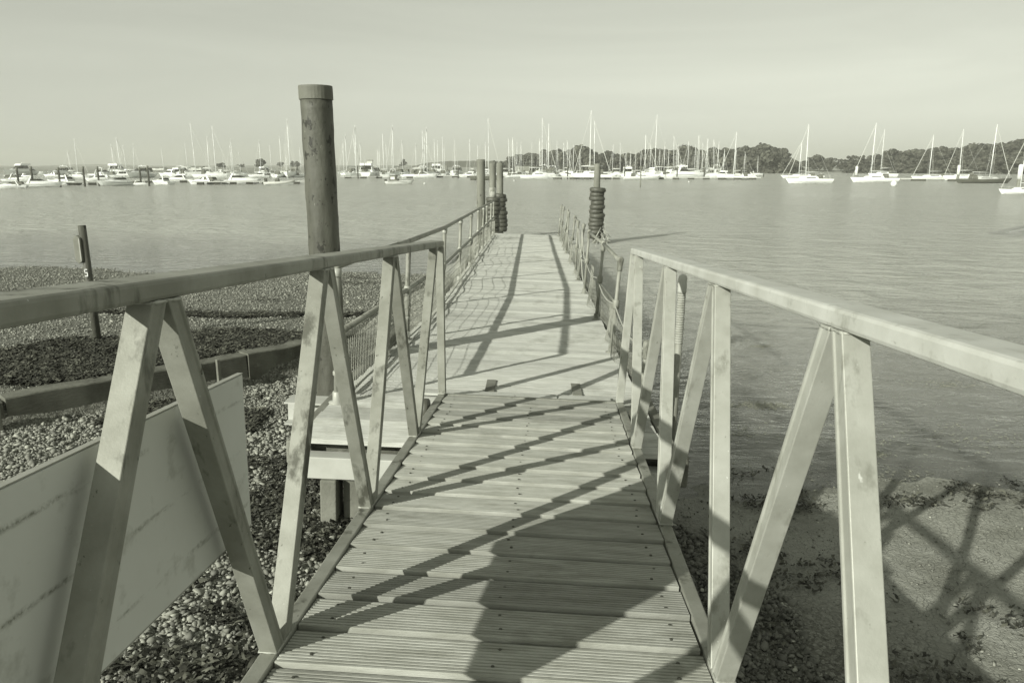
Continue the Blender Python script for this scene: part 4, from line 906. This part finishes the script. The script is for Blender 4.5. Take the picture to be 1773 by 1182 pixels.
def yacht_far(Lh=9, B=2.9, mh=11.5):
    t = thing('sailing_yacht', 'x', 'yacht', (0, 0, 0)); fs = .95; m, dk = hull_mesh(Lh, B, 1.2, fs, n=8); m.build('hull', M['hull'], t)
    m = MB(); cabin(m, [(Lh * .25, .25), (-Lh * .2, B * .31)], [(Lh * .2, .2), (-Lh * .18, B * .26)], lambda x: dk(x) - .05, fs + .45); m.build('cabin', M['deckw'], t)
    m = MB(); cabin(m, [(-Lh * .2, B * .30), (-Lh * .30, B * .30)], [(-Lh * .215, B * .24), (-Lh * .29, B * .24)], fs + .05, fs + 1.0); m.build('spray_hood', M['canvas'], t)
    rigging(t, Lh * .08, fs + .35, mh, Lh, B, detail=False); return t
def cruiser(Lh=9.5, B=3.2, fly=False, canopy=False):
    t = thing('motor_cruiser', 'x', 'motor boat', (0, 0, 0)); fb, fs = 1.55 * Lh / 10, 1.05 * Lh / 10; s_ = Lh / 10
    m, dk = hull_mesh(Lh, B, fb, fs, stern=.92, rake=.12); h = m.build('hull', M['hull'], t)
    m = MB()
    for sd in (-1, 1): m.box((-Lh * .05, sd * B * .499, fs * .78), Lh * .62, .03, .06 * s_)
    m.build('rubbing_strake', M['hullgrey'], h)
    m = MB(); cabin(m, [(Lh * .36, .3), (Lh * .2, B * .3), (-Lh * .02, B * .40), (-Lh * .2, B * .42)], [(Lh * .22, .3), (Lh * .1, B * .24), (-Lh * .03, B * .33), (-Lh * .2, B * .36)], lambda x: dk(x) - .05, fs + .62 * s_); cb = m.build('cabin', M['hull'], t)
    zt_ = fs + .62 * s_
    m = MB(); cabin(m, [(Lh * .13, B * .22), (Lh * .0, B * .335), (-Lh * .22, B * .36)], [(Lh * .0, B * .18), (-Lh * .06, B * .30), (-Lh * .22, B * .33)], zt_ - .02, zt_ + (.75 if fly else .55) * s_); ws = m.build('windscreen', M['window'], t)
    if fly:
        m = MB(); cabin(m, [(Lh * .05, B * .25), (-Lh * .08, B * .36), (-Lh * .30, B * .36)], [(-Lh * .01, B * .22), (-Lh * .1, B * .34), (-Lh * .30, B * .34)], zt_ + .75 * s_, zt_ + 1.25 * s_); m.build('flybridge', M['hull'], t)
    m = MB()
    for sd in (-1, 1): m.prism([(-Lh * .24, sd * B * .42, fs), (-Lh * .30, sd * B * .42, fs), (-Lh * .30, sd * B * .38, fs), (-Lh * .24, sd * B * .38, fs)], [(-Lh * .17, sd * B * .30, zt_ + 1.15 * s_), (-Lh * .20, sd * B * .30, zt_ + 1.15 * s_), (-Lh * .20, sd * B * .27, zt_ + 1.15 * s_), (-Lh * .17, sd * B * .27, zt_ + 1.15 * s_)])
    m.box((-Lh * .185, 0, zt_ + 1.17 * s_), Lh * .035, B * .6, .08); ra = m.build('radar_arch', M['hull'], t)
    m = MB(); m.tube([(-Lh * .185, .3, zt_ + 1.2 * s_), (-Lh * .2, .3, zt_ + 2.9 * s_)], .018, 4); m.tube([(-Lh * .185, -.2, zt_ + 1.2 * s_), (-Lh * .185, -.2, zt_ + 1.5 * s_)], .12, 8); m.build('aerial', M['white'], ra)
    if canopy:
        m = MB(); cabin(m, [(-Lh * .06, B * .36), (-Lh * .42, B * .42)], [(-Lh * .08, B * .3), (-Lh * .38, B * .36)], fs + .3, zt_ + .75 * s_); m.build('canopy', M['canvas'], t)
    rails(t, Lh * .98, B * .97, dk, .5); return t
def cuddy():
    t = thing('small_motorboat', 'x', 'motor boat', (0, 0, 0)); Lh, B = 4.9, 1.9; m, dk = hull_mesh(Lh, B, .78, .52, stern=.92, rake=.1); h = m.build('hull', M['deckw'], t)
    m = MB()
    for sd in (-1, 1): m.box((-.2, sd * B * .497, .42), Lh * .75, .03, .06)
    m.build('rubbing_strake', M['hullgrey'], h)
    m = MB(); cabin(m, [(-.1, .55), (-.35, .75), (-1.75, .80)], [(-.5, .5), (-.75, .62), (-1.6, .62)], .5, 1.62); c_ = m.build('canopy', M['canvas'], t)
    for sd in (-1, 1): m = MB(); m.box((-1.15, sd * .735, 1.1), .8, .06, .5); m.build('canopy_window', M['deckw'], c_)
    m = MB(); m.box((-.28, 0, 1.1), .06, .9, .45); m.build('canopy_window', M['deckw'], c_)
    m = MB(); m.box((-2.62, 0, .62), .42, .36, .62); m.box((-2.72, 0, .2), .2, .12, .6); m.build('outboard_motor', M['float'], t, bevel=.05)
    m = MB(); m.tube([(0.2, -.6, .95), (1.4, -.45, 1.0), (2.35, 0, 1.05), (1.4, .45, 1.0), (0.2, .6, .95)], .02, 5)
    for q in ((.2, -.6), (1.4, -.45), (1.4, .45), (.2, .6)): m.tube([(q[0], q[1], .6), (q[0], q[1], .98)], .018, 4)
    m.build('bow_rail', M['wire'], t); return t
def rib():
    t = thing('inflatable_boat', 'x', 'boat', (0, 0, 0)); m = MB(); m.tube([(-2.6, -.85, .35), (0, -.9, .38), (1.5, -.72, .5), (2.6, -.2, .72), (2.75, 0, .75), (2.6, .2, .72), (1.5, .72, .5), (0, .9, .38), (-2.6, .85, .35)], [.2, .25, .24, .2, .18, .2, .24, .25, .2], 10); m.build('tube', M['canvas_light'], t, smooth=True)
    m, dk = hull_mesh(5, 1.6, .4, .25); m.build('hull', M['hull'], t); m = MB(); cabin(m, [(.1, .3), (-.9, .35)], [(-.1, .28), (-.6, .3)], .3, 1.15); m.build('console', M['canvas'], t, bevel=.04)
    m = MB(); m.box((-2.5, 0, .85), .5, .4, .7); m.build('outboard_motor', M['float'], t, bevel=.06)
    m = MB(); m.tube([(-2, -.6, .4), (-1.9, -.5, 1.9), (-1.9, .5, 1.9), (-2, .6, .4)], .03, 5); m.build('frame', M['metal'], t); return t
PR = {'y': yacht(), 'yd': yacht(10.5, 3.1, 12, dark=True), 'f': yacht_far(), 'c': cruiser(), 'cf': cruiser(10.5, 3.6, fly=True), 'cc': cruiser(8.5, 3.0, canopy=True), 'm': cuddy(), 'r': rib()}
LEN = {'y': 9.5, 'yd': 10.5, 'f': 9, 'c': 9.5, 'cf': 10.5, 'cc': 8.5, 'm': 4.9, 'r': 5.6}; MH = {'y': 12.36, 'yd': 12.8, 'f': 12.8}
usedB = set()
def boat(k, px, ywl, wpx, head, label, ytop=None, group=None, roll=0.0, Lm=None):
    """px: centre column, ywl: waterline row, wpx: visible length in photo pixels, head: heading in degrees (0 bow right, 90 bow away)"""
    d0 = ray(886.5, ywl); dist = (CAM.z - WZ) / (-d0.z) * sqrt(d0.x ** 2 + d0.y ** 2)
    p = at_d(px, dist, WZ); s_ = 1.0
    if wpx: s_ = wpx / FPX * dist / (LEN[k] * abs(cos(R_(head))) + LEN[k] * .3 * abs(sin(R_(head))))
    if not wpx and ytop: s_ = (z_at(ytop, dist, px) - WZ) / MH[k]
    sz = s_
    if ytop and k in MH: sz = (z_at(ytop, dist, px) - WZ) / MH[k]
    if k in ('c', 'cc', 'cf'): s_ = min(s_, 1.12); sz = s_
    if k not in usedB: t = PR[k]; usedB.add(k)
    else: t = dup(PR[k], (0, 0, 0))
    t.location = p; t.rotation_euler = (R_(roll), 0, R_(head) ); t.scale = (s_, s_, sz)
    t['label'] = label
    if group: t['group'] = group
    elif 'group' in t.keys(): del t['group']
    return t
# front row, left to right
G1 = 'boats moored along the near pontoons'
boat('cc', 14, 320, 40, 200, 'white motor cruiser cut by the left edge of the picture', group=G1)
boat('c', 66, 319, 56, 15, 'low white sports boat with dark cockpit, second boat from the left edge', group=G1)
boat('cc', 30, 311, 42, 10, 'white cabin boat with canopy behind the leftmost cruiser', group=G1)
boat('c', 106, 316, 54, 168, 'large white cruiser under a dark cover left of the first gap', group=G1)
boat('cf', 170, 311, 36, 210, 'white flybridge boat moored behind the short pontoon on the left', group=G1)
boat('c', 200, 318, 44, 235, 'bright white cruiser pointing its bow out over the water', group=G1)
boat('cc', 239, 318, 27, 5, 'small open white motor boat beside the dark marina pile', group=G1)
boat('c', 278, 317, 46, 150, 'white sports cruiser with radar arch left of the flybridge cruiser', group=G1)
boat('cf', 306, 313, 44, 190, 'tall white flybridge cruiser with dark side windows', group=G1)
boat('cc', 350, 317, 48, 175, 'white cruiser with pale canopy under the twin masts', group=G1)
boat('c', 416, 317, 60, 0, 'long sleek white motor cruiser left of the inflatable boat', group=G1)
boat('cf', 215, 306, 40, 20, 'white flybridge cruiser in the second row on the left', group=G1)
boat('cf', 292, 304, 38, 165, 'white flybridge cruiser in the second row behind the tall cruiser', group=G1)
boat('r', 482, 319, 50, 0, 'grey inflatable boat with outboard left of the big pile')
boat('m', 691, 318.5, 44, 0, 'small motorboat with dark canopy anchored in open water', )
boat('cc', 735, 308, 40, 0, 'white cruiser just right of the small anchored motorboat', group=G1)
boat('cc', 708, 307, 28, 180, 'white boat with dark cockpit cover behind the small anchored motorboat', group=G1)
boat('cf', 811, 307, 32, 180, 'white cruiser left of the three far jetty piles', group=G1)
boat('yd', 842, 312, 52, 0, 'low dark-hulled boat partly hidden by the three far jetty piles', ytop=209, group=G1)
boat('cc', 893, 308, 34, 10, 'small dark-covered boat right of the three far jetty piles', group=G1)
boat('y', 934, 310, 62, 2, 'long white yacht with a very tall mast right of the jetty end piles', ytop=208, group=G1)
boat('y', 1026, 310, 62, 178, 'white yacht whose tall mast is the highest of all', ytop=195, group=G1)
boat('c', 1050, 308, 34, 0, 'white motor boat just right of the lone tyre-hung pile', group=G1)
boat('y', 1112, 310.5, 60, 4, 'white yacht behind the thin channel marker', ytop=236, group=G1)
boat('y', 1138, 309.5, 50, 176, 'white yacht with leaning tall mast right of the channel marker', ytop=202, group=G1, roll=2.0)
boat('c', 1190, 307, 60, 0, 'large white motor yacht with dark hull stripe', group=G1)
boat('cf', 1176, 300, 44, 180, 'white flybridge motor yacht raised behind the large motor yacht', group=G1)
boat('cc', 1232, 305.5, 38, 0, 'white cabin boat right of the large motor yacht', group=G1)
boat('y', 1276, 310, 58, 178, 'white yacht at the right end of the long pontoon', ytop=231, group=G1)
G3 = 'yachts lying off the right bank'
boat('y', 1390, 307.5, 62, 180, 'white yacht half hidden behind the nearer yacht off the right bank', ytop=246, group=G3)
boat('y', 1403, 315.5, 68, 182, 'white yacht with strongly leaning mast, left of the white-topped piles', ytop=217, group=G3, roll=6.0)
boat('y', 1516, 313, 66, 177, 'white yacht lying right of the left white-topped pile', ytop=216, group=G3, roll=2)
boat('y', 1530, 305, 40, 175, 'yacht behind the one at the left white-topped pile', ytop=226, group=G3, roll=3.5)
boat('y', 1616, 308.5, 60, 185, 'yacht with dark sail cover at the short pontoon', ytop=236, group=G3, roll=1.5)
boat('y', 1668, 308.5, 50, 178, 'white yacht behind the middle white-topped pile', ytop=226, group=G3, roll=5)
boat('yd', 1709, 313, 72, 3, 'dark-hulled yacht right of the middle white-topped pile', ytop=220, group=G3, roll=2)
boat('y', 1778, 328, 62, 178, 'white boat cut by the right edge of the picture', ytop=None, group=G3)
# forest of masts behind: (mast column, mast top row)
ML = [(120, 261), (129, 240), (116, 278), (195, 250), (205, 238), (221, 251), (228, 248), (283, 257), (325, 248), (333, 213), (361, 236), (368, 218), (385, 270), (398, 251), (406, 240), (414, 262), (454, 242), (470, 252), (485, 236), (496, 250), (503, 206), (519, 255)]
MC = [(597, 243), (603, 233), (614, 234), (620, 217), (627, 245), (654, 258), (658, 256), (665, 232), (668, 250), (679, 240), (684, 217), (699, 242), (722, 248), (729, 226), (736, 236), (742, 220), (751, 241), (757, 243), (767, 237), (771, 250), (788, 243), (815, 241), (828, 252), (840, 246)]
MR = [(878, 240), (887, 238), (896, 247), (903, 246), (921, 247), (933, 240), (940, 235), (946, 243), (950, 214), (964, 245), (973, 248), (981, 243), (985, 255), (990, 251), (1003, 259), (1024, 210), (1062, 250), (1071, 247), (1082, 262), (1091, 262), (1100, 256), (1107, 259), (1124, 249), (1143, 258), (1151, 247), (1157, 258), (1163, 236), (1171, 248), (1174, 250), (1193, 244), (1201, 250), (1204, 235), (1210, 234), (1213, 248), (1220, 240), (1226, 241), (1235, 241), (1243, 245), (1250, 264), (1254, 258), (1271, 262), (1274, 257), (1290, 263), (1312, 270)]
for nm_, lst, lab in (('l', ML, 'white yacht lost among the boats of the left marina, only its mast clear'), ('c', MC, 'white yacht lost in the crowd between big pile and jetty end'), ('r', MR, 'moored white yacht packed among the masts in front of the far wood')):
    for (px, yt) in lst:
        yw = rng.choice([306.5, 305, 303.5, 302.5]) if yt > 228 else rng.choice([307.5, 306.5])
        hd = rng.choice([rng.uniform(60, 120), rng.uniform(240, 300), rng.uniform(-25, 25)], p=[.4, .35, .25])
        lean = rng.uniform(-2, 2) + (3.0 if px > 1130 else 0) - (3.0 if px < 420 else 0)
        b = boat('f', px, yw, None, hd, lab, ytop=yt, group={'l': 'yachts of the left marina', 'c': 'yachts of the middle marina', 'r': 'yachts in front of the wood'}[nm_])
        b.rotation_euler = (R_(lean) * sin(R_(hd)) * 0 + R_(lean * (abs(cos(R_(hd))))), R_(lean * sin(R_(hd))) * 1.0, R_(hd))
        s_ = b.scale[0]; b.scale = (min(s_, 1.35), min(s_, 1.35), s_)
# more hulls without masts
for i_, px in enumerate((45, 88, 140, 250, 372, 447, 462, 600, 628, 652, 672, 700, 760, 790, 985, 1075, 1215, 1248, 1296, 1310)):
    boat(['c', 'cc', 'cf'][i_ % 3], px, [305, 303.5, 306.5][i_ % 3], rng.uniform(22, 36), rng.choice([0, 180, 200, 160, 20]), 'small white motor boat crowded in behind the front row of moored boats', group='motor boats behind the front row')

lab2 = 'white motor boat in the crowded back rows of the left and middle marina'
for i_ in range(58):
    px = rng.uniform(-10, 860) if i_ % 3 else rng.uniform(900, 1300)
    if 515 < px < 590: continue
    boat(['cf', 'c', 'cc'][int(rng.integers(0, 3))], px, rng.uniform(299.5, 307), rng.uniform(16, 34), float(rng.choice([0, 180, 200, 160, 20, 90, 75, 270])), lab2 if px < 870 else 'white motor boat in the back rows under the mast forest', group='motor boats of the back rows' if px < 870 else 'motor boats under the mast forest')
# pontoons, marina piles, buoys
def pontoon(px0, px1, yw, label, gap=24):
    d0 = ray(886.5, yw); dist = (CAM.z - WZ) / (-d0.z) * sqrt(d0.x ** 2 + d0.y ** 2); a = at_d(px0, dist, WZ); b = at_d(px1, dist, WZ)
    t = thing('pontoon', label, 'pontoon', tuple(a.lerp(b, .5)), 'floating pontoons'); d = (b - a).normalized(); n_ = Vector((-d.y, d.x, 0)); Lp = (b - a).length
    m = MB(); m.box(a.lerp(b, .5) + Vector((0, 0, .42)), Lp, 1.8, .14, X=d, Y=n_); m.build('walkway', M['pontoon'], t)
    k = max(2, int(Lp / (gap / FPX * dist)))
    for i in range(k): m = MB(); m.box(a.lerp(b, (i + .5) / k) + Vector((0, 0, .15)), Lp / k * .42, 1.7, .42, X=d, Y=n_); m.build('float', M['float'], t, bevel=.04)
    return t
pontoon(-30, 172, 316.5, 'long pontoon in front of the leftmost motor boats'); pontoon(176, 330, 314, 'pontoon behind the bright white cruiser on the left')
pontoon(330, 525, 317.5, 'pontoon behind the inflatable boat left of the big pile'); pontoon(588, 722, 308.5, 'pontoon with evenly spaced dark floats right of the big pile')
pontoon(722, 905, 307.3, 'pontoon behind the cruisers left of the far jetty piles'); pontoon(955, 1318, 310.0, 'long pontoon in front of the mast forest, with dark floats')
pontoon(1562, 1690, 310.5, 'short pontoon between the yachts off the right bank', 34)
def mpile(px, yw, yt, label, white=False, r=.13, grp='mooring piles of the marina'):
    d0 = ray(886.5, yw); dist = (CAM.z - WZ) / (-d0.z) * sqrt(d0.x ** 2 + d0.y ** 2); p = at_d(px, dist, WZ); zt_ = z_at(yt, dist, px)
    t = thing('marina_pile', label, 'pile', tuple(p), grp); m = MB(); m.lathe((p.x, p.y, WZ - 1), [(r, 0), (r, zt_ - WZ + 1 - (.0 if not white else 1.3))], 12); m.build('shaft', M['float'] if not white else M['timber_grey'], t, smooth=True)
    m = MB(); zc = zt_ - (0.0 if not white else 1.3); hh_ = .3 if not white else 1.5; m.lathe((p.x, p.y, zc), [(r * 1.12, 0), (r * 1.12, hh_), (r * .7, hh_ + .16)], 12); m.build('cap', M['white' if white else 'timber_grey'], t, smooth=True); return t
for i_, (px, yw, yt) in enumerate(((28, 319, 296), (53, 319, 294), (100, 319, 296), (143, 319, 294), (168, 318, 294), (241, 318, 295), (255, 319, 293), (619, 309, 290), (793, 309, 292), (983, 310, 291), (1082, 310, 292), (1173, 310, 293), (1220, 309, 293), (1284, 310, 294))):
    mpile(px, yw, yt, 'dark marina pile with a cap, %s of the row from the left' % (ORD[i_] if i_ else 'first'))
mpile(1484, 311, 291, 'white-topped mooring pile at the stern of a yacht, leftmost of the three', True, .22, 'white-topped piles off the right bank')
mpile(1661, 311, 289.5, 'middle one of the three white-topped piles off the right bank', True, .24, 'white-topped piles off the right bank')
mpile(1768, 322, 290, 'white-topped pile at the right edge of the picture', True, .22, 'white-topped piles off the right bank')
mpile(1323, 306, 291, 'thin pile with a pale top right of the long pontoon', False, .09)
cmk = at_d(1110, 100, WZ); t = thing('channel_marker', 'thin pole with a crossbar standing alone in the water in front of the yachts', 'marker', tuple(cmk))
m = MB(); m.lathe((cmk.x, cmk.y, WZ - 1), [(.09, 0), (.07, z_at(287, 100) - WZ + 1)], 8); m.build('pole', M['timber_grey'], t); m = MB(); m.box((cmk.x, cmk.y, z_at(290, 100)), .5, .08, .12); m.build('crossbar', M['timber_grey'], t)
for (px, yw, r_, lb) in ((1551, 318.5, .42, 'white round buoy below the yacht off the right bank'), (734, 318.5, .13, 'tiny white buoy right of the anchored motorboat'), (890, 313.5, .12, 'tiny white buoy right of the far jetty piles'), (1194, 315, .12, 'tiny white buoy below the large motor yacht')):
    d0 = ray(886.5, yw); dist = (CAM.z - WZ) / (-d0.z) * sqrt(d0.x ** 2 + d0.y ** 2); p = at_d(px, dist, WZ)
    m = MB(); m.lathe((p.x, p.y, WZ), [(r_ * sin(a), r_ * .7 - r_ * cos(a)) for a in np.linspace(.15, pi - .15, 9)] + [(r_ * .15, r_ * 1.9)], 14); o = m.build('mooring_buoy', M['white'], None, smooth=True, origin=(p.x, p.y, WZ)); tag(o, lb, 'buoy', 'mooring buoys')

# thin coastal haze
hz = bpy.data.materials.new('coastal_haze'); hz.use_nodes = True; nt = hz.node_tree; nt.nodes.remove(nt.nodes['Principled BSDF'])
pv = nt.nodes.new('ShaderNodeVolumePrincipled'); pv.inputs['Density'].default_value = 0.00055; pv.inputs['Color'].default_value = (0.93, 0.95, 0.86, 1); pv.inputs['Anisotropy'].default_value = 0.0
nt.links.new(pv.outputs[0], nt.nodes['Material Output'].inputs['Volume'])
m = MB(); m.box((0, 1450, 22), 8000, 3200, 54); ho = m.build('haze', hz, None, origin=(0, 1450, -5)); ho['kind'] = 'stuff'
